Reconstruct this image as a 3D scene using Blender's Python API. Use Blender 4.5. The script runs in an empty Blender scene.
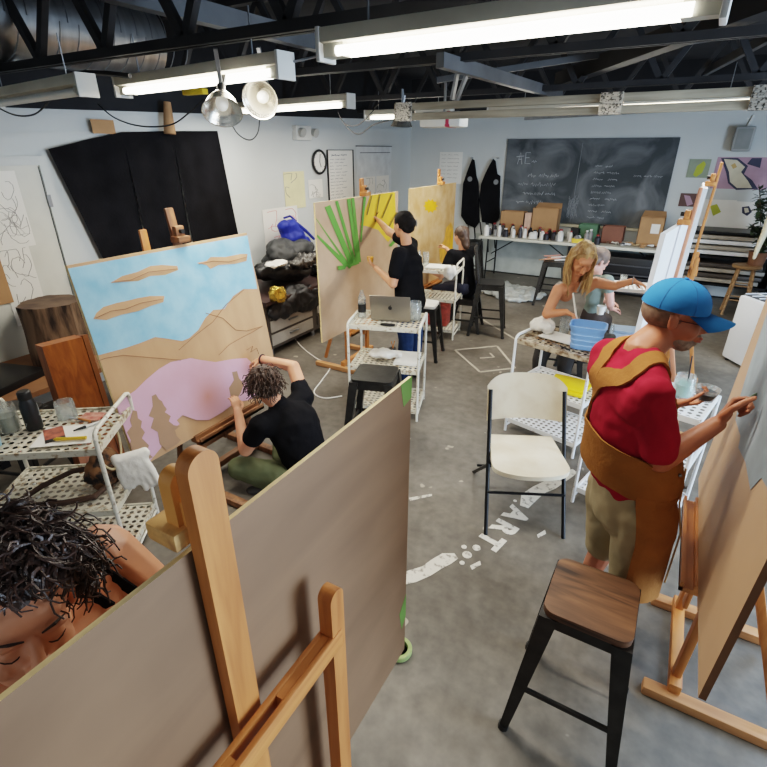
import bpy, bmesh, math, random
from mathutils import Vector as V, Matrix, noise, Euler
from mathutils.geometry import tessellate_polygon
random.seed(7)
C = bpy.context.scene.collection
PI = math.pi
# ---------------------------------------------------------------- camera model (room axes: x along back wall, y into the room)
H = 2.15; F = 494.0; TH = math.radians(25.3); YAW = math.radians(30); CX = CY = 383.5
c_, s_ = math.cos(TH), math.sin(TH); ca, sa = math.cos(YAW), math.sin(YAW)
def ray(px, py):
    v = py - CY; X = px - CX; Y = F * c_ - v * s_; Z = -(v * c_ + F * s_)
    return V((ca * X - sa * Y, sa * X + ca * Y, Z))
def at(px, py, x=None, y=None, z=None):
    """world point measured off the photograph on the plane x=, y= or z="""
    r = ray(px, py)
    k = x / r.x if x is not None else y / r.y if y is not None else (z - H) / r.z
    return V((r.x * k, r.y * k, H + r.z * k))
def atp(px, py, o, n):
    r = ray(px, py); O = V((0, 0, H)); k = (V(o) - O).dot(V(n)) / r.dot(V(n))
    return O + r * k
cam = bpy.data.cameras.new('camera'); camo = bpy.data.objects.new('camera', cam); C.objects.link(camo)
camo.location = (0, 0, H); camo.rotation_euler = (PI / 2 - TH, 0, YAW)
cam.sensor_width = 36; cam.lens = 36 * F / 767; cam.clip_start = 0.02; cam.clip_end = 100
bpy.context.scene.camera = camo
# ---------------------------------------------------------------- materials
MATS = {}
def nd(nt, t, **k):
    n = nt.nodes.new(t)
    for a, b in k.items(): setattr(n, a, b)
    return n
def newmat(name):
    m = bpy.data.materials.new(name); m.use_nodes = True
    return m, m.node_tree, m.node_tree.nodes['Principled BSDF']
def mat(name, col, rough=.6, metal=0, amt=.12, scale=6, c2=None, bump=0, spec=None, stretch=(1, 1, 1), emit=0, alpha=1, trans=0, thr=None, bscale=None):
    if name in MATS: return MATS[name]
    m, nt, b = newmat(name); L = nt.links
    b.inputs['Roughness'].default_value = rough; b.inputs['Metallic'].default_value = metal
    if spec is not None: b.inputs['Specular IOR Level'].default_value = spec
    tc = nd(nt, 'ShaderNodeTexCoord'); mp = nd(nt, 'ShaderNodeMapping'); mp.inputs['Scale'].default_value = stretch
    L.new(tc.outputs['Object'], mp.inputs['Vector'])
    no = nd(nt, 'ShaderNodeTexNoise'); no.inputs['Scale'].default_value = scale; no.inputs['Detail'].default_value = 5
    L.new(mp.outputs[0], no.inputs['Vector'])
    cr = nd(nt, 'ShaderNodeValToRGB'); L.new(no.outputs[0], cr.inputs[0])
    lo, hi = (thr if thr else (.3, .7)); cr.color_ramp.elements[0].position = lo; cr.color_ramp.elements[1].position = hi
    a = c2 if c2 else tuple(x * (1 - amt) for x in col); d = col if c2 else tuple(min(1, x * (1 + amt)) for x in col)
    cr.color_ramp.elements[0].color = (*a, 1); cr.color_ramp.elements[1].color = (*d, 1)
    L.new(cr.outputs[0], b.inputs['Base Color'])
    if bump:
        bu = nd(nt, 'ShaderNodeBump'); bu.inputs['Strength'].default_value = bump; bu.inputs['Distance'].default_value = .01
        n2 = nd(nt, 'ShaderNodeTexNoise'); n2.inputs['Scale'].default_value = bscale or scale * 4; n2.inputs['Detail'].default_value = 4
        L.new(mp.outputs[0], n2.inputs['Vector']); L.new(n2.outputs[0], bu.inputs['Height']); L.new(bu.outputs[0], b.inputs['Normal'])
    if emit:
        b.inputs['Emission Color'].default_value = (*col, 1); b.inputs['Emission Strength'].default_value = emit
    if alpha < 1: b.inputs['Alpha'].default_value = alpha
    if trans: b.inputs['Transmission Weight'].default_value = trans
    MATS[name] = m; return m
def wood(name, c1, c2, axis=2, rough=.5, scale=3, ring=9, bump=.15):
    if name in MATS: return MATS[name]
    m, nt, b = newmat(name); L = nt.links; b.inputs['Roughness'].default_value = rough
    tc = nd(nt, 'ShaderNodeTexCoord'); mp = nd(nt, 'ShaderNodeMapping')
    st = [ring] * 3; st[axis] = .7; mp.inputs['Scale'].default_value = st
    L.new(tc.outputs['Object'], mp.inputs['Vector'])
    no = nd(nt, 'ShaderNodeTexNoise'); no.inputs['Scale'].default_value = scale; no.inputs['Detail'].default_value = 8; no.inputs['Distortion'].default_value = .8
    L.new(mp.outputs[0], no.inputs['Vector'])
    n2 = nd(nt, 'ShaderNodeTexNoise'); n2.inputs['Scale'].default_value = 2.2; L.new(tc.outputs['Object'], n2.inputs['Vector'])
    ad = nd(nt, 'ShaderNodeMath', operation='MULTIPLY_ADD'); ad.inputs[1].default_value = .35
    L.new(n2.outputs[0], ad.inputs[0]); 
    mu = nd(nt, 'ShaderNodeMath', operation='MULTIPLY'); mu.inputs[1].default_value = .75; L.new(no.outputs[0], mu.inputs[0]); L.new(mu.outputs[0], ad.inputs[2])
    cr = nd(nt, 'ShaderNodeValToRGB'); L.new(ad.outputs[0], cr.inputs[0])
    cr.color_ramp.elements[0].position = .36; cr.color_ramp.elements[1].position = .7
    cr.color_ramp.elements[0].color = (*c2, 1); cr.color_ramp.elements[1].color = (*c1, 1)
    L.new(cr.outputs[0], b.inputs['Base Color'])
    bu = nd(nt, 'ShaderNodeBump'); bu.inputs['Strength'].default_value = bump; bu.inputs['Distance'].default_value = .004
    L.new(no.outputs[0], bu.inputs['Height']); L.new(bu.outputs[0], b.inputs['Normal'])
    MATS[name] = m; return m
def S(r, g, b):  # sRGB 0-255 -> linear
    return tuple(((x / 255) / 12.92 if x / 255 <= .04045 else ((x / 255 + .055) / 1.055) ** 2.4) for x in (r, g, b))
white = mat('white_paint', S(215, 214, 208), .5, amt=.05)
cartw = mat('splattered_white_enamel', S(222, 218, 205), .45, scale=26, c2=S(150, 136, 116), thr=(.3, .42))
cartw2 = mat('clean_white_enamel', S(228, 230, 232), .4, scale=25, c2=S(170, 160, 150), thr=(.28, .34))
dusty = mat('splattered_white_shelf', S(212, 206, 188), .55, scale=34, c2=S(150, 128, 100), thr=(.34, .48))
gun = mat('gunmetal_paint', S(58, 57, 56), .38, .6, amt=.25, scale=14, bump=.08)
blackm = mat('black_metal', S(28, 28, 30), .4, .5, amt=.2)
blackp = mat('black_plastic', S(24, 24, 26), .5)
blackc = mat('black_cloth', S(22, 22, 25), .95, amt=.3, scale=5, bump=.25, spec=.1, bscale=40)
steel = mat('dull_steel', S(140, 142, 145), .4, .8, amt=.15, scale=12)
beech = wood('beech_wood', S(198, 130, 72), S(158, 94, 46), 2, .45)
beechy = wood('beech_wood_cross', S(202, 134, 74), S(162, 96, 46), 1, .45)
beechx = wood('beech_wood_foot', S(200, 148, 100), S(160, 104, 62), 0, .5)
oldw = wood('aged_easel_wood', S(150, 104, 68), S(88, 54, 34), 2, .55)
oldwy = wood('aged_easel_rail', S(150, 104, 68), S(88, 54, 34), 1, .55)
ply = wood('birch_plywood', S(205, 172, 136), S(182, 148, 112), 2, .6, 2.2, 5, .05)
plyd = wood('hardboard_back', S(128, 98, 72), S(106, 79, 56), 1, .55, 1.6, 3, .04)
plye = mat('plywood_edge', S(232, 205, 150), .6, amt=.15, scale=60, stretch=(1, .1, 1))
skin = mat('light_skin', S(214, 152, 120), .5, amt=.1, scale=9, bump=.05)
skin_t = mat('tanned_skin', S(196, 128, 92), .48, amt=.12, scale=9, bump=.06)
skin_m = mat('ruddy_skin', S(176, 108, 78), .48, amt=.16, scale=10, bump=.08)
redsh = mat('crimson_cotton', S(152, 30, 50), .9, amt=.18, scale=4, bump=.3, spec=.15, bscale=14)
canvas_b = mat('tan_canvas_apron', S(150, 98, 50), .85, amt=.18, scale=7, bump=.25, spec=.2, bscale=60)
khaki = mat('khaki_cotton', S(160, 144, 114), .9, amt=.12, scale=5, bump=.3, spec=.15, bscale=16)
olive = mat('olive_cotton', S(100, 106, 80), .9, amt=.15, scale=5, bump=.3, spec=.15)
denim = mat('blue_denim', S(40, 58, 92), .9, amt=.25, scale=14, bump=.2, spec=.15)
capb = mat('bright_blue_cotton', S(44, 112, 172), .85, amt=.08, scale=8, bump=.12, spec=.2)
hair_b = mat('dark_brown_hair', S(52, 36, 30), .42, amt=.5, scale=30, bump=.3)
hair_k = mat('brown_hair', S(62, 44, 34), .5, amt=.45, scale=26, bump=.5, stretch=(1, 1, .3))
hair_bl = mat('blonde_hair', S(206, 168, 112), .5, scale=30, c2=S(128, 92, 56), bump=.5, stretch=(1, 1, .15))
hair_g = mat('grey_stubble', S(150, 128, 112), .8, amt=.3, scale=60)
lipm = mat('lip_skin', S(172, 92, 80), .45)
eyew = mat('eye_white', S(225, 220, 214), .3)
card = mat('brown_cardboard', S(168, 128, 90), .8, amt=.08)
paper = mat('white_paper', S(232, 230, 224), .7, amt=.03)
papery = mat('cream_paper', S(222, 214, 170), .7, amt=.06)
pencil = mat('pencil_line', S(140, 138, 134), .8)
rag = mat('white_rag', S(226, 222, 214), .9, amt=.08, bump=.4)
clear = mat('clear_plastic', (.85, .92, .93), .08, amt=.02, trans=.85, alpha=.55)
tubeglow = mat('lit_tube', (1.0, .95, .84), .5, emit=9, amt=0)
alum = mat('spun_aluminium', S(215, 210, 200), .22, .9, amt=.05)
# ---------------------------------------------------------------- mesh builder
def frame(d, up=(0, 0, 1)):
    d = V(d).normalized(); u = V(up); u = (u - d * u.dot(d))
    if u.length < 1e-4: u = V((1, 0, 0)) - d * d.x
    u.normalize(); r = d.cross(u); return r, d, u
class MB:
    def __init__(s): s.bm = bmesh.new(); s.mi = 0
    def _new(s, vs, fs, M=None):
        b = [s.bm.verts.new(M @ V(v) if M else V(v)) for v in vs]
        out = []
        for f in fs:
            try: q = s.bm.faces.new([b[i] for i in f]); q.material_index = s.mi; out.append(q)
            except ValueError: pass
        return b, out
    def box(s, x0, x1, y0, y1, z0, z1, M=None, bev=0):
        vs = [(x, y, z) for x in (x0, x1) for y in (y0, y1) for z in (z0, z1)]
        fs = [(0, 1, 3, 2), (4, 6, 7, 5), (0, 4, 5, 1), (2, 3, 7, 6), (0, 2, 6, 4), (1, 5, 7, 3)]
        b, f = s._new(vs, fs, M)
        if bev:
            es = set(e for q in f for e in q.edges)
            r = bmesh.ops.bevel(s.bm, geom=list(es), offset=bev, segments=2, affect='EDGES', profile=.6)
            for q in r['faces']: q.material_index = s.mi
        return s
    def bar(s, p0, p1, w, h, up=(0, 0, 1), bev=0):
        p0, p1 = V(p0), V(p1); r, d, u = frame(p1 - p0, up); L = (p1 - p0).length
        M = Matrix(((r.x, d.x, u.x, p0.x), (r.y, d.y, u.y, p0.y), (r.z, d.z, u.z, p0.z), (0, 0, 0, 1)))
        return s.box(-w / 2, w / 2, 0, L, -h / 2, h / 2, M, bev)
    def tube(s, pts, r, n=8, closed=False, cap=True):
        pts = [V(p) for p in pts]; N = len(pts); rr = r if isinstance(r, (list, tuple)) else [r] * N
        rings = []; u = None
        for i, p in enumerate(pts):
            a = pts[(i - 1) % N] if (i or closed) else p; b = pts[(i + 1) % N] if (i < N - 1 or closed) else p
            d = (b - a); d = d.normalized() if d.length > 1e-7 else V((0, 0, 1))
            if u is None:
                u = V((0, 0, 1)) if abs(d.z) < .9 else V((1, 0, 0))
            u = (u - d * u.dot(d)); u = u.normalized() if u.length > 1e-6 else d.orthogonal().normalized(); w = d.cross(u)
            rings.append([s.bm.verts.new(p + (u * math.cos(t) + w * math.sin(t)) * rr[i]) for t in (2 * PI * k / n for k in range(n))])
        R = range(N) if closed else range(N - 1)
        for i in R:
            a, b = rings[i], rings[(i + 1) % N]
            for k in range(n):
                f = s.bm.faces.new((a[k], a[(k + 1) % n], b[(k + 1) % n], b[k])); f.material_index = s.mi
        if cap and not closed:
            for q in (rings[0][::-1], rings[-1]):
                f = s.bm.faces.new(q); f.material_index = s.mi
        return s
    def cyl(s, p0, p1, r0, r1=None, n=16): return s.tube([p0, p1], [r0, r0 if r1 is None else r1], n)
    def lathe(s, prof, c=(0, 0, 0), n=24, M=None):
        c = V(c); rings = []
        for r, z in prof:
            rings.append([s.bm.verts.new((M @ V((r * math.cos(t), r * math.sin(t), z)) if M else c + V((r * math.cos(t), r * math.sin(t), z)))) for t in (2 * PI * k / n for k in range(n))])
        for a, b in zip(rings, rings[1:]):
            for k in range(n):
                f = s.bm.faces.new((a[k], a[(k + 1) % n], b[(k + 1) % n], b[k])); f.material_index = s.mi
        for q, r in ((rings[0][::-1], prof[0][0]), (rings[-1], prof[-1][0])):
            if r > 1e-4 and r < 9:
                f = s.bm.faces.new(q); f.material_index = s.mi
        return s
    def poly(s, pts, th=None):
        """filled flat polygon (may be concave); th = extrusion vector"""
        pts = [V(p) for p in pts]; tr = tessellate_polygon([pts])
        s._new(pts, tr)
        if th is not None:
            th = V(th); n = len(pts)
            s._new([p + th for p in pts], [t[::-1] for t in tr])
            s._new(pts + [p + th for p in pts], [(i, (i + 1) % n, n + (i + 1) % n, n + i) for i in range(n)])
        return s
    def ell(s, c, r, M=None, sub=3):
        M = M or Matrix.Identity(4)
        q = bmesh.ops.create_icosphere(s.bm, subdivisions=sub, radius=1, matrix=M @ Matrix.Translation(V(c)) @ Matrix.Diagonal((*(r if isinstance(r, (tuple, list)) else (r, r, r)), 1)))
        for f in set(f for v in q['verts'] for f in v.link_faces): f.material_index = s.mi
        return s
    def cap(s, p0, p1, r0, r1, flat=None, sub=2, M=None):
        p0, p1 = V(p0), V(p1)
        if M: p0, p1 = M @ p0, M @ p1
        q = bmesh.ops.create_icosphere(s.bm, subdivisions=sub, radius=1); d = (p1 - p0).normalized() if (p1 - p0).length > 1e-6 else V((0, 0, 1))
        fa = V(flat[0]).normalized() if flat else None
        for v in q['verts']:
            o = v.co.copy()
            far = o.dot(d) > 0; o = o * (r1 if far else r0)
            if fa is not None: o = o + fa * (o.dot(fa) * (flat[1] - 1))
            v.co = (p1 if far else p0) + o
        return s
    def sheet(s, fn, nu, nv, closed=False):
        g = [[s.bm.verts.new(V(fn(i / nu, j / nv))) for j in range(nv + 1)] for i in range(nu + 1)]
        for i in range(nu):
            for j in range(nv):
                f = s.bm.faces.new((g[i][j], g[i + 1][j], g[i + 1][j + 1], g[i][j + 1])); f.material_index = s.mi
        return s
    def ribbon(s, pts, w, side, th=.003):
        """flat strap along pts; side = width direction(s)"""
        pts = [V(p) for p in pts]; sd = side if isinstance(side, list) else [side] * len(pts); vs = []
        ww = w if isinstance(w, list) else [w] * len(pts)
        for i, p in enumerate(pts):
            d = (pts[min(i + 1, len(pts) - 1)] - pts[max(i - 1, 0)]).normalized(); q = V(sd[i]); q = (q - d * q.dot(d)).normalized(); n = d.cross(q)
            vs += [p + q * ww[i] / 2 + n * th, p - q * ww[i] / 2 + n * th, p - q * ww[i] / 2 - n * th, p + q * ww[i] / 2 - n * th]
        fs = [(3, 2, 1, 0)]; N = len(pts)
        for i in range(N - 1):
            a = 4 * i
            for k in range(4): fs.append((a + k, a + (k + 1) % 4, a + 4 + (k + 1) % 4, a + 4 + k))
        fs.append(tuple(4 * (N - 1) + k for k in range(4))); s._new(vs, fs); return s
    def mesh(s, name, mats, smooth, shift=None):
        if shift is not None: s.bm.transform(shift)
        bmesh.ops.recalc_face_normals(s.bm, faces=s.bm.faces)
        if smooth:
            for f in s.bm.faces: f.smooth = True
            for e in s.bm.edges:
                if len(e.link_faces) == 2 and e.calc_face_angle(0) > smooth: e.smooth = False
        me = bpy.data.meshes.new(name); s.bm.to_mesh(me); s.bm.free()
        for m in (mats if isinstance(mats, (list, tuple)) else [mats]): me.materials.append(m)
        return me
    def build(s, name, mats, parent=None, smooth=.7, w=False, loc=None, label=None):
        sh = None
        if w and parent: sh = INV.get(parent.name) or INV.get(parent.parent.name)
        if loc is not None: sh = Matrix.Translation(-V(loc))
        o = bpy.data.objects.new(name, s.mesh(name, mats, smooth, sh)); C.objects.link(o)
        if parent: o.parent = parent
        if loc is not None: o.location = loc; INV[o.name] = sh
        if label: o['label'] = label
        return o
INV = {}
def tag(o, label, cat, group=None, kind=None):
    o['label'] = label; o['category'] = cat
    if group: o['group'] = group
    if kind: o['kind'] = kind
    return o
def thing(name, label, cat, loc=(0, 0, 0), rotz=0, group=None):
    o = bpy.data.objects.new(name, None); C.objects.link(o); o.location = loc; o.rotation_euler = (0, 0, rotz)
    o.empty_display_size = .1
    INV[o.name] = (Matrix.Translation(V(loc)) @ Matrix.Rotation(rotz, 4, 'Z')).inverted()
    return tag(o, label, cat, group)
def struct(o): o['kind'] = 'structure'; return o
def dup(root, loc, rotz=None, label=None, group=None):
    def cp(o, par):
        c = o.copy(); C.objects.link(c)
        if par: c.parent = par
        for ch in list(o.children): cp(ch, c)
        return c
    r = cp(root, None); r.location = loc
    if rotz is not None: r.rotation_euler = (0, 0, rotz)
    if label: r['label'] = label
    if group: r['group'] = group
    return r
def blob(b, name, m, parent=None, vox=.01, it=3, loc=None, disp=0, dscale=20, label=None):
    """fuse the shapes of builder b into one continuous skin"""
    sh = None
    if loc is not None: sh = Matrix.Translation(-V(loc))
    elif parent: sh = INV.get(parent.name)
    me = b.mesh(name + '_src', m, 0, sh); o = bpy.data.objects.new(name + '_src', me); C.objects.link(o)
    r = o.modifiers.new('r', 'REMESH'); r.mode = 'VOXEL'; r.voxel_size = vox; r.use_smooth_shade = True
    k = o.modifiers.new('s', 'SMOOTH'); k.factor = .5; k.iterations = it
    dg = bpy.context.evaluated_depsgraph_get(); dg.update()
    me2 = bpy.data.meshes.new_from_object(o.evaluated_get(dg), depsgraph=dg)
    bpy.data.objects.remove(o); bpy.data.meshes.remove(me)
    me2.name = name; me2.materials.clear(); me2.materials.append(m)
    if disp:
        ns = [v.normal.copy() for v in me2.vertices]
        for v, n in zip(me2.vertices, ns): v.co += n * (noise.noise(v.co * dscale) * disp + noise.noise(v.co * dscale * 2.7) * disp * .4)
    for p in me2.polygons: p.use_smooth = True
    q = bpy.data.objects.new(name, me2); C.objects.link(q)
    if parent: q.parent = parent
    if loc is not None: q.location = loc; INV[q.name] = sh
    if label: q['label'] = label
    return q
def scribble(b, o, u, v, w, h, n=6, r=.002, seed=0, words=2):
    """hand-written looking stroke line in plane (u,v) starting at o"""
    R = random.Random(seed); u = V(u); v = V(v); o = V(o); x = 0
    for k in range(words):
        ww = w / words * R.uniform(.6, .92); pts = []
        m = max(4, int(n * ww / w * 4))
        for i in range(m + 1):
            pts.append(o + u * (x + ww * i / m + R.uniform(-.25, .25) * ww / m) + v * (h * (.5 * (i % 2) + R.uniform(-.15, .4))))
        b.tube(pts, r, 3); x += w / words
    return b
# ================================================================ the room
XL = -4.85; YB = 9.45; XR = 4.6; YF = -3.0; ZC = 3.35
m, nt, b = newmat('concrete_floor'); L = nt.links
tc = nd(nt, 'ShaderNodeTexCoord')
n1 = nd(nt, 'ShaderNodeTexNoise'); n1.inputs['Scale'].default_value = .9; n1.inputs['Detail'].default_value = 6; n1.inputs['Roughness'].default_value = .65
n2 = nd(nt, 'ShaderNodeTexNoise'); n2.inputs['Scale'].default_value = 14; n2.inputs['Detail'].default_value = 8
n3 = nd(nt, 'ShaderNodeTexNoise'); n3.inputs['Scale'].default_value = 5.5; n3.inputs['Detail'].default_value = 2
for n in (n1, n2, n3): L.new(tc.outputs['Object'], n.inputs['Vector'])
r1 = nd(nt, 'ShaderNodeValToRGB'); L.new(n1.outputs[0], r1.inputs[0])
r1.color_ramp.elements[0].position = .35; r1.color_ramp.elements[1].position = .65
r1.color_ramp.elements[0].color = (*S(84, 77, 68), 1); r1.color_ramp.elements[1].color = (*S(124, 118, 109), 1)
r2 = nd(nt, 'ShaderNodeValToRGB'); L.new(n2.outputs[0], r2.inputs[0])
r2.color_ramp.elements[0].position = .3; r2.color_ramp.elements[1].position = .7
r2.color_ramp.elements[0].color = (.72, .72, .72, 1); r2.color_ramp.elements[1].color = (1.12, 1.12, 1.12, 1)
mx = nd(nt, 'ShaderNodeMix', data_type='RGBA', blend_type='MULTIPLY'); mx.inputs[0].default_value = 1
L.new(r1.outputs[0], mx.inputs[6]); L.new(r2.outputs[0], mx.inputs[7])
r3 = nd(nt, 'ShaderNodeValToRGB'); L.new(n3.outputs[0], r3.inputs[0])
r3.color_ramp.elements[0].position = .71; r3.color_ramp.elements[1].position = .73
r3.color_ramp.elements[0].color = (0, 0, 0, 1); r3.color_ramp.elements[1].color = (.6, .6, .6, 1)
m2 = nd(nt, 'ShaderNodeMix', data_type='RGBA'); L.new(r3.outputs[0], m2.inputs[0]); L.new(mx.outputs[2], m2.inputs[6]); m2.inputs[7].default_value = (*S(196, 186, 168), 1)
L.new(m2.outputs[2], b.inputs['Base Color']); b.inputs['Roughness'].default_value = .42; b.inputs['Specular IOR Level'].default_value = .4
bu = nd(nt, 'ShaderNodeBump'); bu.inputs['Strength'].default_value = .12; bu.inputs['Distance'].default_value = .01; L.new(n2.outputs[0], bu.inputs['Height']); L.new(bu.outputs[0], b.inputs['Normal'])
floor = struct(MB().box(XL - .1, XR + .1, YF - .1, YB + .1, -.1, 0).build('floor', m))
MATS['floor'] = m
fpaint = mat('worn_white_floor_paint', S(212, 206, 194), .6, scale=30, c2=S(140, 134, 124), thr=(.34, .46))
def floor_poly(px, name='painted_mark', z=.0015, mt=fpaint, label=None):
    o = MB().poly([at(x, y, z=0) + V((0, 0, z)) for x, y in px], (0, 0, .001)).build(name, mt, floor)
    if label: o['label'] = label
    return o
def wavy(cs, w):
    up = []; dn = []
    P = [at(x, y, z=0) for x, y in cs]; n = len(P)
    for i, p in enumerate(P):
        d = (P[min(i + 1, n - 1)] - P[max(i - 1, 0)]).normalized(); q = V((-d.y, d.x, 0)); k = w * (.55 if i in (0, n - 1) else 1)
        up.append(p + q * k / 2 * (1 + .15 * math.sin(i * 2.1))); dn.append(p - q * k / 2)
    return up + dn[::-1]
for cs, w in (([(398, 583), (412, 577), (426, 571), (437, 564), (447, 559), (456, 556)], .085), ([(524, 507), (529, 498), (538, 490), (550, 485), (560, 478), (575, 471)], .10)):
    MB().poly([p + V((0, 0, .002)) for p in wavy(cs, w)], (0, 0, .001)).build('painted_wave', fpaint, floor, label='worn white painted wavy stripe')
for x, y, r in ((467, 555, .028), (476.5, 548, .024), (464, 547, .016), (462, 563, .015), (515, 501, .012)):
    p = at(x, y, z=0); MB().cyl(p + V((0, 0, .0005)), p + V((0, 0, .003)), r, n=14).build('painted_dot', fpaint, floor)
floor_poly([(470, 566), (480, 561), (481, 565), (472, 570)], 'painted_dash'); floor_poly([(537, 535), (545, 530), (546, 534), (538, 538)], 'painted_dash')
floor_poly([(409, 498), (432, 494), (432, 496), (410, 501)], 'painted_dash')
# tape rectangle on the floor
tp = [(455, 350), (497, 346), (515, 368), (480, 372)]
P = [at(x, y, z=0) for x, y in tp]; q = MB()
for i in range(4): q.bar(P[i] + V((0, 0, .001)), P[(i + 1) % 4] + V((0, 0, .001)), .025, .002)
q.bar(at(480, 358, z=.001), at(494, 357, z=.001), .02, .002).bar(at(494, 357, z=.001), at(490, 353, z=.001), .02, .002)
q.build('tape_outline', mat('faded_tape', S(168, 160, 146), .7), floor, label='faded rectangle taped on floor')
q = MB(); q.bar(at(470, 312, z=.001), at(525, 345, z=.001), .03, .002).build('tape_line', MATS['faded_tape'], floor)
# ART lettering
def letter(ch, c, right, up, size):
    cu = bpy.data.curves.new('t', 'FONT'); cu.body = ch; cu.size = 1; cu.extrude = .002; cu.offset = .05; cu.align_x = 'CENTER'
    t = bpy.data.objects.new('t', cu); C.objects.link(t); dg = bpy.context.evaluated_depsgraph_get(); dg.update()
    me = bpy.data.meshes.new_from_object(t.evaluated_get(dg)); bpy.data.objects.remove(t)
    M = Matrix(((right.x, up.x, 0, c.x), (right.y, up.y, 0, c.y), (0, 0, 1, .002), (0, 0, 0, 1))) @ Matrix.Diagonal((size, size, .5, 1)) @ Matrix.Translation((0, -.35, 0))
    me.transform(M); me.materials.clear(); me.materials.append(fpaint); me.name = 'painted_letter'
    o = bpy.data.objects.new('painted_letter', me); C.objects.link(o); o.parent = floor; o['label'] = 'worn white letter %s painted on floor' % ch
pA, pR, pT = at(517, 515, z=0), at(505, 528, z=0), at(491, 541, z=0)
rt = (pT - pA).normalized(); up = V((-rt.y, rt.x, 0))
for ch, p in zip('ART', (pA, pR, pT)): letter(ch, p, rt, up, .19)
# walls
wallm = mat('painted_block_wall', S(200, 204, 203), .8, amt=.04, scale=1.5, bump=.08, bscale=30)
upper = mat('dark_wall_above', S(34, 35, 38), .9)
ZW = 2.66
q = MB(); q.box(XL, XR, YB, YB + .12, 0, ZW); q.mi = 1; q.box(XL, XR, YB, YB + .12, ZW, ZC); struct(q.build('wall_back', [wallm, upper], smooth=0))
q = MB(); q._new([(XL, YB, 0), (XL, YF, 0), (XL, YF, 2.3), (XL, YB, ZW)], [(0, 1, 2, 3)]); q._new([(XL - .12, YB, 0), (XL - .12, YF, 0), (XL - .12, YF, 2.3), (XL - .12, YB, ZW)], [(0, 1, 2, 3)])
q.mi = 1; q._new([(XL, YB, ZW), (XL, YF, 2.3), (XL, YF, ZC), (XL, YB, ZC)], [(0, 1, 2, 3)]); struct(q.build('wall_left', [wallm, upper], smooth=0))
struct(MB().box(XL, XR, YF - .12, YF, 0, ZC).build('wall_front', wallm, smooth=0))
q = MB(); q.box(XR, XR + .12, YF, -.2, 0, ZC).box(XR, XR + .12, 5.2, YB, 0, ZC).box(XR, XR + .12, -.2, 5.2, 2.5, ZC); struct(q.build('wall_right', wallm, smooth=0))
q = MB(); q.box(XR - .03, XR, -.3, -.2, 0, 2.5).box(XR - .03, XR, 5.2, 5.3, 0, 2.5).box(XR - .03, XR, -.3, 5.3, 2.5, 2.6); struct(q.build('door_2', steel))
# ledge line on the left wall and wainscot board on the back wall
q = MB(); q.bar((XL + .01, YB - .01, 2.52), (XL + .01, 0, 2.18), .02, .03); struct(q.build('trim_1', wallm))
q = MB(); q.box(-3.4, .4, YB - .012, YB - .001, .02, .7); struct(q.build('trim_2', mat('wainscot_panel', S(178, 184, 180), .7)))
struct(MB().box(XL, XR, YB - .016, YB - .001, 0, .02).build('baseboard_back', upper))
# ceiling: corrugated dark deck
deck = mat('dark_roof_deck', S(62, 63, 66), .55, .3, amt=.3, scale=1.2)
def dk(u, v):
    x = XL + (XR - XL) * u; y = YF + (YB - YF) * v; return (x, y, ZC + .03 * (1 if int(v * 160) % 2 else -1))
struct(MB().sheet(dk, 2, 160).build('ceiling', deck, smooth=0))
jm = mat('dark_joist_steel', S(48, 48, 50), .6, .3, amt=.3, scale=3)
def joist(y, zb, zt, x0, x1, step=.62, w=.07, ph=0):
    q = MB(); q.box(x0, x1, y - w / 2, y - .01, zb, zb + .05).box(x0, x1, y + .01, y + w / 2, zb, zb + .05).box(x0, x1, y - w / 2, y + w / 2, zt - .05, zt)
    x = x0 + ph; k = 0
    while x < x1 - step / 2:
        q.bar((x, y, zb + .03), (x + step / 2, y, zt - .03), .045, .05); q.bar((x + step / 2, y, zt - .03), (x + step, y, zb + .03), .045, .05); x += step
    o = struct(q.build('trim_%d' % (10 + joist.n), jm, smooth=0)); joist.n += 1; return o
joist.n = 0
for y, zb, ph in ((.6, 2.75, 0), (2.28, 2.66, .12), (3.9, 2.72, .3), (5.75, 2.68, .1), (7.6, 2.68, .2)): joist(y, zb, ZC - .03, XL, XR, .72, .08, ph)
# cross beams (roof purlins) running into the room and one slanting brace
gb = mat('grey_purlin', S(92, 94, 97), .5, .4, amt=.15)
struct(MB().bar(at(100, -14, z=2.95), at(345, 50, z=2.95), .09, .12).build('trim_20', gb, smooth=0))
struct(MB().bar(at(560, 80, z=2.85), at(800, -12, z=2.85), .12, .13).build('trim_21', jm, smooth=0))
struct(MB().bar(at(700, 75, z=3.0), at(800, 20, z=3.0), .05, .08).build('trim_22', gb, smooth=0))
struct(MB().bar(at(440, 60, z=2.7), at(560, 95, z=2.7), .06, .09).build('trim_23', gb, smooth=0))
struct(MB().bar((-2.3, 5.0, 2.75), (1.5, 6.3, 3.2), .05, .05).build('trim_24', gb, smooth=0))
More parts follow.
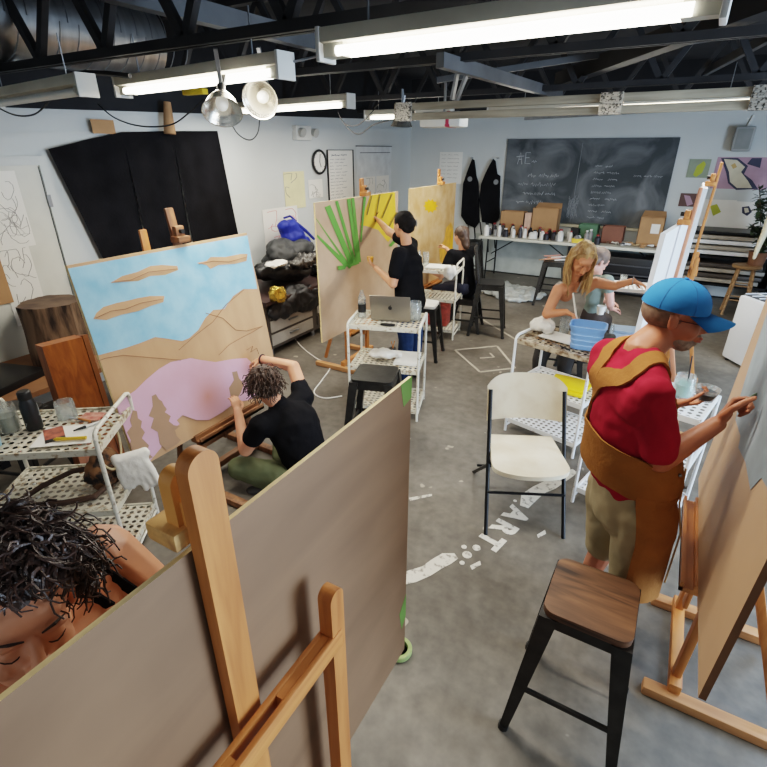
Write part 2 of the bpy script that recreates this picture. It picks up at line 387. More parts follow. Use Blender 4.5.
# door on the left wall
d0 = at(38, 165, x=XL + .03); yd = d0.y
q = MB(); q.box(XL, XL + .035, yd - .92, yd, 0, d0.z); door = struct(q.build('door_1', mat('door_panel_white', S(208, 208, 200), .6, amt=.05)))
q = MB(); q.box(XL, XL + .05, yd, yd + .07, 0, d0.z + .07).box(XL, XL + .05, yd - .99, yd - .92, 0, d0.z + .07).box(XL, XL + .05, yd - .92, yd, d0.z, d0.z + .07); q.build('door_frame', wallm, door)
q = MB(); q.box(XL + .035, XL + .06, yd - .012, yd + .02, .25, .35).box(XL + .035, XL + .06, yd - .012, yd + .02, 1.7, 1.8).box(XL + .035, XL + .06, yd - .012, yd + .02, 1.0, 1.1); q.build('hinge', steel, door)
q = MB(); q.box(XL + .036, XL + .038, yd - .01, yd - .003, .02, d0.z - .01); q.build('door_gap', blackp, door)
SH = [0]
def wallpaper_drawing(name, label, cat, x0, y0, x1, y1, mt, ax='l', n=0, seed=1, off=.004, blobs=()):
    SH[0] += 1; off += .0012 * (SH[0] % 9)
    if ax == 'l': a, b2 = at(x0, y0, x=XL + off), at(x1, y1, x=XL + off); u = V((0, 1, 0)); N = V((1, 0, 0)); a0, a1 = a.y, b2.y
    else: a, b2 = at(x0, y0, y=YB - off), at(x1, y1, y=YB - off); u = V((1, 0, 0)); N = V((0, -1, 0)); a0, a1 = a.x, b2.x
    z0, z1 = b2.z, a.z; o = V((a.x, 0, z0)) if ax == 'l' else V((0, a.y, z0)); cx = o + u * (a0 + a1) / 2
    t = thing(name, label, cat, cx)
    pts = [o + u * a0, o + u * a1, o + u * a1 + V((0, 0, z1 - z0)), o + u * a0 + V((0, 0, z1 - z0))]
    MB().poly(pts, N * .002).build('sheet', mt, t, w=1)
    return t, o + N * .003, u, a0, a1, z0, z1
def curves_on(t, o, u, a0, a1, z0, z1, n, seed, r=.003, mt=pencil, name='drawing'):
    R = random.Random(seed); q = MB(); W = a1 - a0; Hh = z1 - z0
    for k in range(n):
        x = R.uniform(.2, .8); z = R.uniform(.2, .8); an = R.uniform(0, 6); pts = []
        for i in range(9):
            pts.append(o + u * (a0 + W * x) + V((0, 0, Hh * z))); an += R.uniform(-.2, .9); x = min(.95, max(.05, x + math.cos(an) * .09)); z = min(.95, max(.05, z + math.sin(an) * .07))
        q.tube(pts, r, 3)
    return q.build(name, mt, t, w=1)
g = wallpaper_drawing('charcoal_drawing', 'pale charcoal figure drawing taped on the upper door panel', 'drawing', -30, 172, 36, 245, paper, off=.04); curves_on(*g, 16, 3, .002)
g = wallpaper_drawing('charcoal_drawing', 'pale head sketch taped low on the door above the log', 'drawing', -8, 248, 50, 318, paper, off=.04); curves_on(*g, 12, 5, .0025)
g = wallpaper_drawing('kraft_paper_sheet', 'tan kraft paper sheet at the far left edge of the door', 'paper', -20, 250, 14, 302, card, off=.047)
g = wallpaper_drawing('life_drawing', 'yellowish drawing sheet on the wall right of the black curtain', 'drawing', 283, 172, 306, 207, papery); curves_on(*g, 3, 8, .004)
g = wallpaper_drawing('pencil_sketch', 'small pencil sketch between yellow sheet and clock', 'drawing', 308, 180, 323, 197, paper); curves_on(*g, 6, 9, .003)
g = wallpaper_drawing('red_line_drawing', 'white sheet with red scribbles above the blue backpack', 'drawing', 262, 210, 300, 250, paper); curves_on(*g, 7, 11, .005, mat('red_crayon', S(214, 150, 150), .8))
for i, (a, b1, c1, d1) in enumerate(((361, 160, 375, 196), (377, 160, 388, 196))):
    pass
# black framed notice
t, o, u, a0, a1, z0, z1 = wallpaper_drawing('notice_poster', 'black-edged notice with many lines of writing beside the wall clock', 'poster', 327, 150, 354, 206, paper)
q = MB()
for A_, B_ in (((a0, z0), (a1, z0)), ((a1, z0), (a1, z1)), ((a1, z1), (a0, z1)), ((a0, z1), (a0, z0))):
    q.bar(o + u * A_[0] + V((0, 0, A_[1] - z0)), o + u * B_[0] + V((0, 0, B_[1] - z0)), .03, .01)
q.build('frame', blackp, t, w=1); q = MB(); W = a1 - a0
scribble(q, o + u * (a0 + W * .15) + V((0, 0, (z1 - z0) * .9)), u, V((0, 0, 1)), W * .7, .03, 9, .004, 2, 2)
for k in range(15): scribble(q, o + u * (a0 + W * .08) + V((0, 0, (z1 - z0) * (.84 - k * .054))), u, V((0, 0, 1)), W * random.uniform(.5, .85), .012, 10, .0025, 30 + k, 3)
q.build('writing', mat('notice_ink', S(95, 100, 120), .8), t, w=1)
t, o, u, a0, a1, z0, z1 = wallpaper_drawing('pinned_board', 'white board of figure studies with a dark top rail near the corner', 'board', 356, 146, 391, 208, mat('pinboard_white', S(206, 210, 212), .7))
q = MB(); W = a1 - a0
q.bar(o + u * a0 + V((0, 0, z1 - z0)), o + u * a1 + V((0, 0, z1 - z0)), .02, .015).bar(o + u * (a0 + W * .1) + V((0, 0, z1 - z0 - .1)), o + u * (a1 - W * .05) + V((0, 0, z1 - z0 - .1)), .012, .012)
q.build('top_rail', mat('dark_rail', S(90, 92, 96), .5), t, w=1)
for k in (0, 1):
    p = [o + u * (a0 + W * (.12 + .42 * k)) + V((0, 0, h)) for h in (.1, .58)]; q = MB().poly([p[0], p[0] + u * W * .38, p[1] + u * W * .38, p[1]], (.002, 0, 0)); q.build('study_sheet', paper, t, w=1)
    curves_on(t, p[0] + V((.004, 0, 0)) - u * 0, u, 0, W * .38, 0, .48, 6, 40 + k, .003, name='figure_lines')
# wall clock
p = at(319, 162, x=XL + .02); t = thing('wall_clock', 'round black-rimmed wall clock with white face', 'clock', p)
def ring_x(q, c, R, r, n=24): return q.tube([c + V((0, math.cos(a) * R, math.sin(a) * R)) for a in (2 * PI * k / n for k in range(n))], r, 8, True)
ring_x(MB(), V((0.01, 0, 0)), .155, .018).build('rim', blackp, t); MB().cyl((-.01, 0, 0), (.01, 0, 0), .15, n=28).build('face', paper, t)
q = MB().bar((.014, 0, 0), (.014, .02, .11), .008, .004, (1, 0, 0)).bar((.014, 0, 0), (.014, .03, -.07), .01, .004, (1, 0, 0))
for k in range(12): a = k * PI / 6; q.bar((.012, math.cos(a) * .12, math.sin(a) * .12), (.012, math.cos(a) * .135, math.sin(a) * .135), .006, .003, (1, 0, 0))
q.build('hand', blackp, t)
# emergency light
p = at(302, 133, x=XL + .04); t = thing('emergency_light', 'white twin-lamp emergency light high on the left wall', 'light', p)
MB().box(-.04, .04, -.17, .17, -.09, .09, bev=.015).build('housing', white, t)
for s in (-.09, .2): MB().cyl((.03, s, .02), (.1, s, .0), .045, .06, n=18).build('lamp_head', mat('lamp_grey', S(170, 170, 165), .4), t)
# chalkboard
a, b3 = at(508, 139, y=YB - .03), at(671, 226, y=YB - .03)
x0, x1 = a.x, at(681, 136, y=YB - .03).x; zt, zb = a.z, at(500, 219, y=YB - .03).z
m, nt, bb = newmat('chalkboard_slate'); L = nt.links; tc = nd(nt, 'ShaderNodeTexCoord'); no = nd(nt, 'ShaderNodeTexNoise'); no.inputs['Scale'].default_value = 1.6; no.inputs['Detail'].default_value = 7; no.inputs['Distortion'].default_value = 1.2
L.new(tc.outputs['Object'], no.inputs['Vector']); cr = nd(nt, 'ShaderNodeValToRGB'); L.new(no.outputs[0], cr.inputs[0]); cr.color_ramp.elements[0].position = .38; cr.color_ramp.elements[1].position = .72
cr.color_ramp.elements[0].color = (*S(56, 62, 66), 1); cr.color_ramp.elements[1].color = (*S(118, 122, 126), 1); L.new(cr.outputs[0], bb.inputs['Base Color']); bb.inputs['Roughness'].default_value = .75
t = thing('chalkboard', 'large black chalkboard with faint white chalk writing on the back wall', 'chalkboard', ((x0 + x1) / 2, YB - .02, zb))
MB().box(x0, x1, YB - .03, YB - .002, zb, zt).build('writing_surface', m, t, w=1)
q = MB(); W = x1 - x0; HH = zt - zb; ch = mat('chalk', S(176, 180, 184), .9); U = V((1, 0, 0)); Z = V((0, 0, 1)); O = V((x0, YB - .032, zb))
def seg(*pts): q.tube([O + U * (W * p[0]) + Z * (HH * p[1]) for p in pts], .006, 4)
seg((.08, .70), (.095, .84), (.11, .70)); seg((.085, .76), (.107, .76)); seg((.07, .79), (.12, .8))
seg((.16, .84), (.13, .84), (.13, .71), (.165, .71)); seg((.13, .78), (.155, .78)); scribble(q, O + U * W * .175 + Z * HH * .72, U, Z, .12, .05, 4, .005, 4, 1)
for k, (xx, zz, ww) in enumerate(((.16, .55, .22), (.1, .44, .26), (.14, .33, .22), (.1, .22, .2))): scribble(q, O + U * W * xx + Z * HH * zz, U, Z, W * ww, .07, 9, .005, 60 + k, 3)
for k in range(9): scribble(q, O + U * W * .57 + Z * HH * (.68 - k * .075), U, Z, W * random.uniform(.1, .18), .04, 7, .004, 80 + k, 2)
scribble(q, O + U * W * .8 + Z * HH * .58, U, Z, W * .16, .03, 9, .004, 99, 3)
q.build('chalk_writing', ch, t, w=1)
q = MB()
for k in range(14): q.tube([O + U * (W * (.44 + .07 * random.random())) + Z * (HH * random.uniform(.05, .35)) for i in range(5)], .004, 3)
q.tube([O + U * W * .47 + Z * HH * .02, O + U * W * .475 + Z * HH * .95], .004, 3); q.build('chalk_sketch', mat('faint_chalk', S(120, 124, 128), .9), t, w=1)
MB().box(x0, x1, YB - .07, YB - .002, zb - .05, zb - .01).build('chalk_tray', mat('tray_cream', S(206, 200, 178), .6), t, w=1)
# black curtain panels on the left wall
cl = [(47, 149), (120, 132), (170, 131), (216, 131)]; bl = [(106, 290), (150, 262), (192, 245), (240, 236)]
t = thing('blackout_curtain', 'black cloth blackout covering in three panels hung on the left wall', 'curtain', at(150, 235, x=XL + .03))
for i in range(3):
    A, B_ = at(*cl[i], x=XL + .05), at(*cl[i + 1], x=XL + .05); c0, d0_ = at(*bl[i], x=XL + .05), at(*bl[i + 1], x=XL + .05)
    c0.z = d0_.z = .95; 
    if i == 0: c0.y = A.y + .3
    def fn(u, v, A=A, B_=B_, c0=c0, d0_=d0_):
        T = A.lerp(B_, u); Bt = c0.lerp(d0_, u); p = T.lerp(Bt, v); p.x = XL + .055 + .016 * math.sin(u * 9 + v * 2) * (1 - .3 * v) + .012 * abs(2 * u - 1) ** 6; return p
    MB().sheet(fn, 24, 12).build('curtain_panel', blackc, t, w=1)
g = wallpaper_drawing('cardboard_patch', 'brown cardboard patch above the curtain, left of two', 'cardboard', 90, 119, 116, 134, card, off=.07)
q = MB(); q.cyl(at(167, 102, x=XL + .12), at(170, 134, x=XL + .12), .035, .06, n=9).build('paper_cone', card, loc=at(168, 118, x=XL + .12)); tag(C.objects[-1], 'crumpled brown paper cone hanging above the curtain', 'paper')
# posters and paintings on the back wall (right)
def pic(label, x0, y0, x1, y1, mt, shapes, mount=None, name='painting'):
    if mount: g = wallpaper_drawing(name, label, 'picture', *mount, paper, 'b'); off = .01
    else: g = wallpaper_drawing(name, label, 'picture', x0, y0, x1, y1, mt, 'b'); off = .01
    t = g[0]
    if mount:
        a, b4 = at(x0, y0, y=YB - .008), at(x1, y1, y=YB - .008); MB().poly([(a.x, a.y, a.z), (b4.x, a.y, a.z), (b4.x, a.y, b4.z), (a.x, a.y, b4.z)], (0, -.002, 0)).build('image_area', mt, t, w=1)
    for i, (m3, pts, nm) in enumerate(shapes):
        MB().poly([at(x, y, y=YB - .013 - .002 * i) for x, y in pts], (0, -.001, 0)).build(nm, m3, t, w=1)
mv = mat('mauve_paint', S(172, 140, 156), .7); cr_ = mat('cream_paint', S(206, 196, 172), .7); dk_ = mat('dark_outline', S(58, 58, 78), .7); ylg = mat('lime_paint', S(172, 178, 60), .7); grn = mat('grey_green_paint', S(140, 150, 130), .7); gold = mat('ochre_paint', S(180, 150, 96), .7)
pic('mauve and cream figure painting high on the back wall above the plant', 718, 157, 766, 190, mv, [
    (dk_, [(721, 158), (738, 158), (748, 166), (744, 174), (752, 180), (758, 189), (736, 190), (728, 183), (726, 172)], 'outline'),
    (cr_, [(724, 159), (737, 160), (745, 167), (741, 172), (748, 181), (752, 188), (737, 188), (730, 182), (729, 172)], 'figure'),
    (dk_, [(752, 158), (762, 158), (760, 168), (747, 164)], 'dark_shape'), (gold, [(731, 165), (735, 163), (737, 167), (733, 169)], 'spot')])
pic('small green pear print left of the figure painting', 690, 159, 707, 178, grn, [(ylg, [(693, 175), (697, 166), (704, 161), (706, 164), (702, 173), (696, 177)], 'pear')])
pic('small brown portrait print beside the chalkboard', 681, 193, 696, 207, mat('umber_paint', S(96, 70, 66), .7), [(mv, [(684, 195), (690, 196), (693, 204), (687, 206)], 'face')])
pic('cream mounted print with yellow shapes, left of two under the figure painting', 706, 202, 724, 218, gold, [(ylg, [(710, 206), (717, 204), (721, 212), (713, 216)], 'shape')], (702, 199, 729, 229))
pic('cream mounted print with a round brown shape, right of two under the figure painting', 738, 204, 755, 219, gold, [(dk_, [(742, 207), (749, 206), (752, 212), (747, 216), (742, 213)], 'ring'), (cr_, [(744, 208), (748, 208), (749, 212), (745, 213)], 'centre')], (729, 201, 762, 231))
g = wallpaper_drawing('pencil_note', 'faint pencil list on white paper near the room corner', 'paper', 440, 152, 461, 184, paper, 'b')
q = MB()
for k in range(7): scribble(q, g[1] + g[2] * (g[3] + .04) + V((0, 0, (g[6] - g[5]) * (.9 - .12 * k))), g[2], V((0, 0, 1)), (g[4] - g[3]) * .8, .02, 9, .003, k + 7, 3)
q.build('writing', pencil, g[0], w=1)
p = at(743, 139, y=YB - .08); t = thing('wall_speaker', 'grey wall speaker high at the right of the back wall', 'speaker', p)
MB().box(-.12, .12, -.09, .05, -.16, .16, bev=.03).build('cabinet', mat('speaker_grey', S(150, 152, 150), .6), t); MB().bar((0, .05, .1), (.05, .08, .3), .03, .03).build('bracket', white, t)
MB().box(-.09, .09, -.095, -.09, -.13, .13).build('grille', mat('grille_grey', S(128, 130, 128), .7), t)
# ================================================================ builders for furniture
def rotz(a): return Matrix.Rotation(a, 4, 'Z')
def loft(q, p0, p1, a0, a1, xdir=(1, 0, 0), b0=None, b1=None):
    p0, p1 = V(p0), V(p1); b0 = b0 or a0; b1 = b1 or a1; X = V(xdir).normalized(); Y = V((0, 0, 1)).cross(X)
    vs = [p0 + X * a0 * i + Y * b0 * j for i, j in ((-.5, -.5), (.5, -.5), (.5, .5), (-.5, .5))] + [p1 + X * a1 * i + Y * b1 * j for i, j in ((-.5, -.5), (.5, -.5), (.5, .5), (-.5, .5))]
    q._new(vs, [(3, 2, 1, 0), (4, 5, 6, 7), (0, 1, 5, 4), (1, 2, 6, 5), (2, 3, 7, 6), (3, 0, 4, 7)]); return q
def rrect(w, d, r, z, n=5):
    out = []
    for cx, cy, a0 in ((w / 2 - r, d / 2 - r, 0), (-w / 2 + r, d / 2 - r, 90), (-w / 2 + r, -d / 2 + r, 180), (w / 2 - r, -d / 2 + r, 270)):
        for k in range(n): a = math.radians(a0 + 90 * k / (n - 1)); out.append((cx + r * math.cos(a), cy + r * math.sin(a), z))
    return out
def perf(q, x0, x1, y0, y1, z, cell=.042, slot=False):
    nx = max(3, int((x1 - x0) / cell)); ny = max(3, int((y1 - y0) / cell)); dx = (x1 - x0) / nx; dy = (y1 - y0) / ny
    for i in range(nx):
        for j in range(ny):
            cx = x0 + dx * (i + .5); cy = y0 + dy * (j + .5); O = [(cx + dx / 2 * a, cy + dy / 2 * b, z) for a, b in ((-1, -1), (0, -1), (1, -1), (1, 0), (1, 1), (0, 1), (-1, 1), (-1, 0))]
            rx, ry = (dx * .3, dy * .3)
            I = [(cx + rx * math.cos(t), cy + ry * math.sin(t), z) for t in (math.radians(225 + 45 * k) for k in range(8))]
            q._new(O + I, [(k, (k + 1) % 8, 8 + (k + 1) % 8, 8 + k) for k in range(8)])
    return q
def stool(label, loc, rz=0, h=.66, seatm=None, w=.3, group=None, backrest=False, bars=True):
    t = thing('metal_stool', label, 'stool', loc, rz, group); seatm = seatm or gun
    q = MB(); th = .028 if seatm is not gun else .02
    pr = rrect(w, w, .045, h - th); q.poly(pr, (0, 0, th)); q.build('seat', seatm, t, smooth=.6)
    q = MB(); q._new([V(p) * 1 for p in rrect(w - .01, w - .01, .045, h - th - .001)] + [V((p[0] * 1.02, p[1] * 1.02, h - .075)) for p in rrect(w - .01, w - .01, .045, h - th)], [(k, (k + 1) % 20, 20 + (k + 1) % 20, 20 + k) for k in range(20)]); q.build('seat_skirt', gun, t)
    a = w / 2 - .028; f = w / 2 + .055
    for sx in (-1, 1):
        for sy in (-1, 1):
            q = MB(); top = V((sx * a, sy * a, h - th)); bot = V((sx * f, sy * f, 0)); mid = top.lerp(bot, .5)
            d1 = V((1, 0, 0))
            loft(q, top, mid, .066, .05, d1); loft(q, mid, bot, .05, .032, d1); q.build('leg', gun, t)
            MB().cyl(bot + V((0, 0, 0)), bot + V((0, 0, .025)), .022, .02, 10).build('foot_cap', blackp, t)
    if bars:
        k = a + (f - a) * .62; z = (h - th) * .38
        for s1 in (-1, 1): MB().bar((-k, s1 * k, z), (k, s1 * k, z), .012, .02).build('cross_bar', gun, t); MB().bar((s1 * k, -k, z), (s1 * k, k, z), .012, .02).build('cross_bar', gun, t)
    if backrest:
        q = MB(); q.tube([(-w / 2 + .02, w / 2 - .02, h), (-w / 2, w / 2 + .03, h + .3), (-w / 2 + .05, w / 2 + .06, h + .42), (w / 2 - .05, w / 2 + .06, h + .42), (w / 2, w / 2 + .03, h + .3), (w / 2 - .02, w / 2 - .02, h)], .012, 8)
        q.bar((0, w / 2 - .02, h), (0, w / 2 + .05, h + .42), .12, .006, (0, 1, 0)); q.build('backrest', gun, t)
    return t
def cart(label, c, rz, w=.6, d=.45, h=.8, shelves=(.12, .45), hoop=.12, enamel=None, perfm=None, group=None, hoops=(-1, 1), topm=None):
    t = thing('utility_cart', label, 'cart', (c[0], c[1], 0), rz, group); e = enamel or cartw
    x, y = w / 2, d / 2
    for sx in (-1, 1):
        for sy in (-1, 1): MB().tube([(sx * x, sy * y, 0), (sx * x, sy * y, h if sx not in hoops else h + hoop - .04)], .011, 10).build('leg', e, t)
    for sx in hoops:
        z = h + hoop
        MB().tube([(sx * x, -y, z - .04), (sx * x, -y + .012, z - .012), (sx * x, -y + .04, z), (sx * x, y - .04, z), (sx * x, y - .012, z - .012), (sx * x, y, z - .04)], .011, 10).build('end_hoop', e, t); MB().tube([(sx * x, -y, .05), (sx * x, y, .05)], .008, 8).build('end_rail', e, t)
    for k, z in enumerate(list(shelves) + [h]):
        q = MB(); top = z == h
        q.box(-x, x, -y, -y + .012, z - .03, z + .006).box(-x, x, y - .012, y, z - .03, z + .006).box(-x, -x + .012, -y, y, z - .03, z + .006).box(x - .012, x, -y, y, z - .03, z + .006)
        perf(q, -x + .01, x - .01, -y + .01, y - .01, z - .004)
        q.build('top_shelf' if top else 'shelf', perfm if perfm and not top else (topm or e), t, smooth=0)
    return t
def easel(label, loc, rz, zb, zt, zm, w=.56, lean=.0, upr=.2, up_h=1.2, foot=(-.3, .42), m=None, group=None, xo=0, mast_w=.06, tray=True, rail=True, clamp=True, off=.0, hrails=None):
    """H-frame studio easel; local +x = away from the painter (mast side), board plane at x=0, y along board"""
    A, Bm, Cm = m or (beech, beechy, beechx)
    t = thing('studio_easel', label, 'easel', loc, rz, group)
    lx = lambda z: xo + (z - zb) * lean
    for s in (-1, 1):
        q = MB(); q.box(foot[0], foot[1], s * w / 2 - .03, s * w / 2 + .03, .0, .05, bev=.012); q.build('foot', Cm, t)
        MB().bar((.055 + lx(.0), s * upr, .05), (.055 + lx(up_h), s * upr, up_h), .05, .035, (1, 0, 0), .01).build('upright', A, t)
        MB().bar((foot[1] - .05, s * upr, .06), (.08 + lx(up_h * .75), s * upr, up_h * .75), .03, .03, (0, 1, 0), .005).build('rear_strut', A, t)
    MB().box(.03, .08, -w / 2, w / 2, .05, .1, bev=.008).build('base_rail', Bm, t)
    if rail:
        for z in (hrails or (up_h - .13,)): MB().box(.03 + lx(z), .085 + lx(z), -upr, upr, z - .03, z + .03, bev=.006).build('cross_rail', Bm, t)
    MB().bar((.028 + lx(.3), off, .3), (.028 + lx(zm), off, zm), mast_w, .022, (1, 0, 0), .008).build('mast', A, t)
    if tray:
        z = zb; q = MB(); q.box(lx(z) - .075, lx(z) + .02, -.3, .3, z - .05, z - .03).box(lx(z) - .075, lx(z) - .062, -.3, .3, z - .05, z - .008).box(lx(z) - .03, lx(z) + .02, -.3, .3, z - .03, z - .001); q.build('tray', Bm, t)
    if clamp:
        z = zt; q = MB(); q.box(lx(z) - .05, lx(z) + .03, off - .045, off + .045, z + .002, z + .04, bev=.008); q.box(lx(z) - .02, lx(z) + .016, off - .032, off + .032, z + .035, z + .1, bev=.01); q.build('top_clamp', Bm, t)
        MB().cyl((lx(z) - .045, off, z + .07), (lx(z) - .02, off, z + .07), .014, n=12).build('clamp_knob', blackp, t)
    return t
def panel(label, cat, o, u, up, W, Hh, th, mats, nrm, name='painting_board', layers=(), group=None):
    """flat rectangular board. o=lower start corner on the front face; nrm = front normal"""
    o, u, up, nrm = V(o), V(u).normalized(), V(up).normalized(), V(nrm).normalized()
    base = o + u * W / 2; t = thing(name, label, cat, base, 0, group)
    q = MB(); P = [o, o + u * W, o + u * W + up * Hh, o + up * Hh]; Bk = [p - nrm * th for p in P]
    q.mi = 0; q._new(P, [(0, 1, 2, 3)]); q.mi = 1; q._new(Bk, [(3, 2, 1, 0)]); q.mi = 2; q._new(P + Bk, [(0, 4, 5, 1), (1, 5, 6, 2), (2, 6, 7, 3), (3, 7, 4, 0)])
    bm = q.build('panel', mats, t, w=1, smooth=0)
    for k, (m, pts, nm) in enumerate(layers):
        qs = MB(); z = .0015 + .0012 * k; ps = []
        for px, py in pts:
            p = atp(px, py, o, nrm); a = min(W - .001, max(.001, (p - o).dot(u))); b2 = min(Hh - .001, max(.001, (p - o).dot(up)))
            ps.append(o + u * a + up * b2 + nrm * z)
        qs.poly(ps, nrm * .0006); qs.build(nm, m, t, w=1, smooth=0)
    return t, o, u, up, nrm
def roundbar(q, x0, x1, y, r, z0, z1):
    pts = [(x0, y - r, z0)] + [(x0, y - r * math.cos(a), z1 - r + r * math.sin(a)) for a in (PI * k / 14 for k in range(15))] + [(x0, y + r, z0)]
    q.poly(pts, (x1 - x0, 0, 0)); return q
# ================================================================ front easel and its board (seen from behind)
XB = -.61
fb = panel('large brown board seen from behind across the lower left foreground', 'painting', (XB - .006, 0, .31), (0, 1, 0), (0, 0, 1), 1.22, 1.22, .010, [ply, plyd, plye], (-1, 0, 0))[0]
pl = [at(408, 386, x=XB + .004), at(415, 381, x=XB + .004), at(414, 398, x=XB + .004), at(405, 402, x=XB + .004)]
mtape = mat('green_masking_tape', S(96, 134, 60), .7)
MB().poly([(XB + .004, 1.15, 1.531), (XB + .004, 1.221, 1.531), (XB + .004, 1.221, 1.46), (XB + .004, 1.17, 1.45)], (.001, 0, 0)).build('tape_piece', mtape, fb, w=1)
MB().poly([(XB + .004, 1.17, .56), (XB + .004, 1.221, .62), (XB + .004, 1.221, .5), (XB + .004, 1.19, .46)], (.001, 0, 0)).build('tape_piece', mtape, fb, w=1)
t = thing('studio_easel', 'honey beech H-frame easel holding the big brown board in the foreground', 'easel', (XB, .39, 0))
X0 = XB + .004
yu = .668
for y, hh in ((yu, 1.22), (.13, 1.22)):
    q = MB(); roundbar(q, X0 + .056, X0 + .094, y, .025, .05, hh)
    q.build('upright', beech, t, w=1)
    
    MB().box(X0 - .25, X0 + .5, y - .03, y + .03, 0, .05, bev=.01).build('foot', beechx, t, w=1)
# slotted cross rail
q = MB(); q.box(X0 + .052, X0 + .066, .13, yu + .01, 1.03, 1.085, bev=.003); q.box(X0 + .084, X0 + .098, .13, yu + .01, 1.03, 1.085, bev=.003); q.box(X0 + .066, X0 + .084, .13, .335, 1.031, 1.084).box(X0 + .066, X0 + .084, .47, yu, 1.031, 1.084)
q.build('cross_rail', beechy, t, w=1)
MB().box(X0 + .05, X0 + .1, .13, yu, .1, .15, bev=.006).build('base_rail', beechy, t, w=1)
# mast behind the board with rounded head
mz = 1.725; my = .42
q = MB(); roundbar(q, X0 + .006, X0 + .036, my, .031, .35, mz); q.build('mast', beech, t, w=1)
q = MB(); roundbar(q, X0 - .049, X0 - .019, my - .005, .024, 1.54, 1.675); q.box(X0 - .02, X0 + .006, my - .02, my + .012, 1.56, 1.62, bev=.004)
q.build('sliding_clamp', mat('pale_maple', S(222, 158, 88), .45, amt=.1, scale=3, stretch=(3, 3, 1)), t, w=1)
MB().box(X0 - .085, X0 - .008, my - .05, my + .0, 1.534, 1.572, bev=.008).build('clamp_block', mat('worn_maple_block', S(226, 180, 116), .6, scale=22, c2=S(176, 128, 84), thr=(.3, .5)), t, w=1)
MB().box(X0 - .085, X0 + .05, .1, .7, .27, .3, bev=.004).build('tray', beechy, t, w=1)
# green tape roll
p = at(399, 651, z=0); q = MB(); q.lathe([(.042, .0), (.058, .0), (.062, .004), (.062, .024), (.058, .028), (.042, .028), (.042, 0)], (0, 0, 0), 32)
o = q.build('tape_roll', mat('pale_green_tape', S(150, 168, 104), .6), None); o.location = p; tag(o, 'roll of pale green masking tape on the floor by the foreground board', 'tape roll')
# ================================================================ mural (pink and blue)
BLUE = mat('sky_blue_paint', S(150, 200, 228), .55, scale=7, c2=S(118, 178, 216), thr=(.3, .62), bump=.1); PINK = mat('pink_paint', S(214, 172, 196), .55, scale=3.2, c2=S(206, 160, 178), thr=(.3, .6)); BUFF = mat('bare_buff_ply', S(200, 160, 122), .6, scale=4, c2=S(180, 140, 104), stretch=(1, 1.6, .5))
PLT = mat('cloud_line', S(140, 96, 66), .6); TREE = mat('tree_buff', S(164, 130, 104), .6, amt=.06); SAL = mat('salmon_wash', S(206, 150, 146), .6)
mo = V((-2.49, 1.385, .43)); mup = V((-.17, 0, 1.16)).normalized(); mn = V((1, 0, .17 / 1.16)).normalized()
sky = [(60, 270), (254, 234), (257, 289), (243, 289), (233, 296), (224, 309), (213, 310), (205, 318), (198, 330), (189, 338), (182, 341), (170, 339), (155, 337), (140, 343), (125, 348), (93, 357), (85, 352)]
hills = [(107, 407), (118, 402), (135, 390), (145, 380), (158, 369), (170, 362), (190, 358), (200, 360), (215, 362), (232, 359), (246, 358), (270, 380), (262, 392), (248, 400), (235, 402), (222, 412), (208, 420), (196, 420), (182, 415), (176, 420), (179, 424), (166, 432), (160, 448), (147, 465), (132, 463)]
def cloud(pts): return pts
c1 = [(110, 283), (122, 276), (137, 272), (150, 266), (162, 265), (177, 266), (178, 270), (165, 275), (150, 276), (138, 281), (122, 282)]
c2 = [(93, 319), (96, 313), (103, 307), (116, 303), (126, 301), (138, 298), (150, 296), (164, 296), (163, 302), (150, 306), (138, 311), (120, 315), (106, 320)]
c3 = [(196, 263), (206, 261), (210, 257), (225, 257), (240, 254), (247, 254), (246, 261), (234, 264), (218, 265), (210, 269), (206, 265)]
tr1 = [(151, 396), (155, 394), (158, 399), (161, 401), (163, 405), (166, 409), (164, 412), (170, 416), (168, 421), (173, 425), (179, 426), (174, 430), (176, 436), (180, 440), (176, 444), (166, 450), (159, 444), (157, 432), (150, 428), (153, 418), (148, 416), (152, 406)]
tr2 = [(132, 410), (136, 411), (137, 418), (141, 421), (140, 427), (144, 432), (141, 438), (148, 445), (146, 452), (152, 457), (140, 462), (128, 455), (126, 445), (130, 440), (126, 432), (131, 426), (129, 420)]
tr3 = [(231, 372), (236, 371), (238, 378), (243, 384), (240, 392), (236, 399), (230, 398), (228, 388), (233, 380)]
_c = atp(207, 396, mo, mn) - (mo + V((0, .64, 0)))
_nt = PINK.node_tree; _b = _nt.nodes['Principled BSDF']; _l = _b.inputs['Base Color'].links[0].from_socket
_tc = nd(_nt, 'ShaderNodeTexCoord'); _sb = nd(_nt, 'ShaderNodeVectorMath', operation='SUBTRACT'); _sb.inputs[1].default_value = _c; _nt.links.new(_tc.outputs['Object'], _sb.inputs[0])
_ml = nd(_nt, 'ShaderNodeVectorMath', operation='MULTIPLY'); _ml.inputs[1].default_value = (0, 4.6, 3.8); _nt.links.new(_sb.outputs[0], _ml.inputs[0])
_gr = nd(_nt, 'ShaderNodeTexGradient', gradient_type='QUADRATIC_SPHERE'); _nt.links.new(_ml.outputs[0], _gr.inputs[0])
_rp = nd(_nt, 'ShaderNodeMath', operation='MULTIPLY'); _rp.inputs[1].default_value = .85; _nt.links.new(_gr.outputs[0], _rp.inputs[0])
_mx = nd(_nt, 'ShaderNodeMix', data_type='RGBA'); _nt.links.new(_rp.outputs[0], _mx.inputs[0]); _nt.links.new(_l, _mx.inputs[6]); _mx.inputs[7].default_value = (*S(190, 128, 112), 1); _nt.links.new(_mx.outputs[2], _b.inputs['Base Color'])
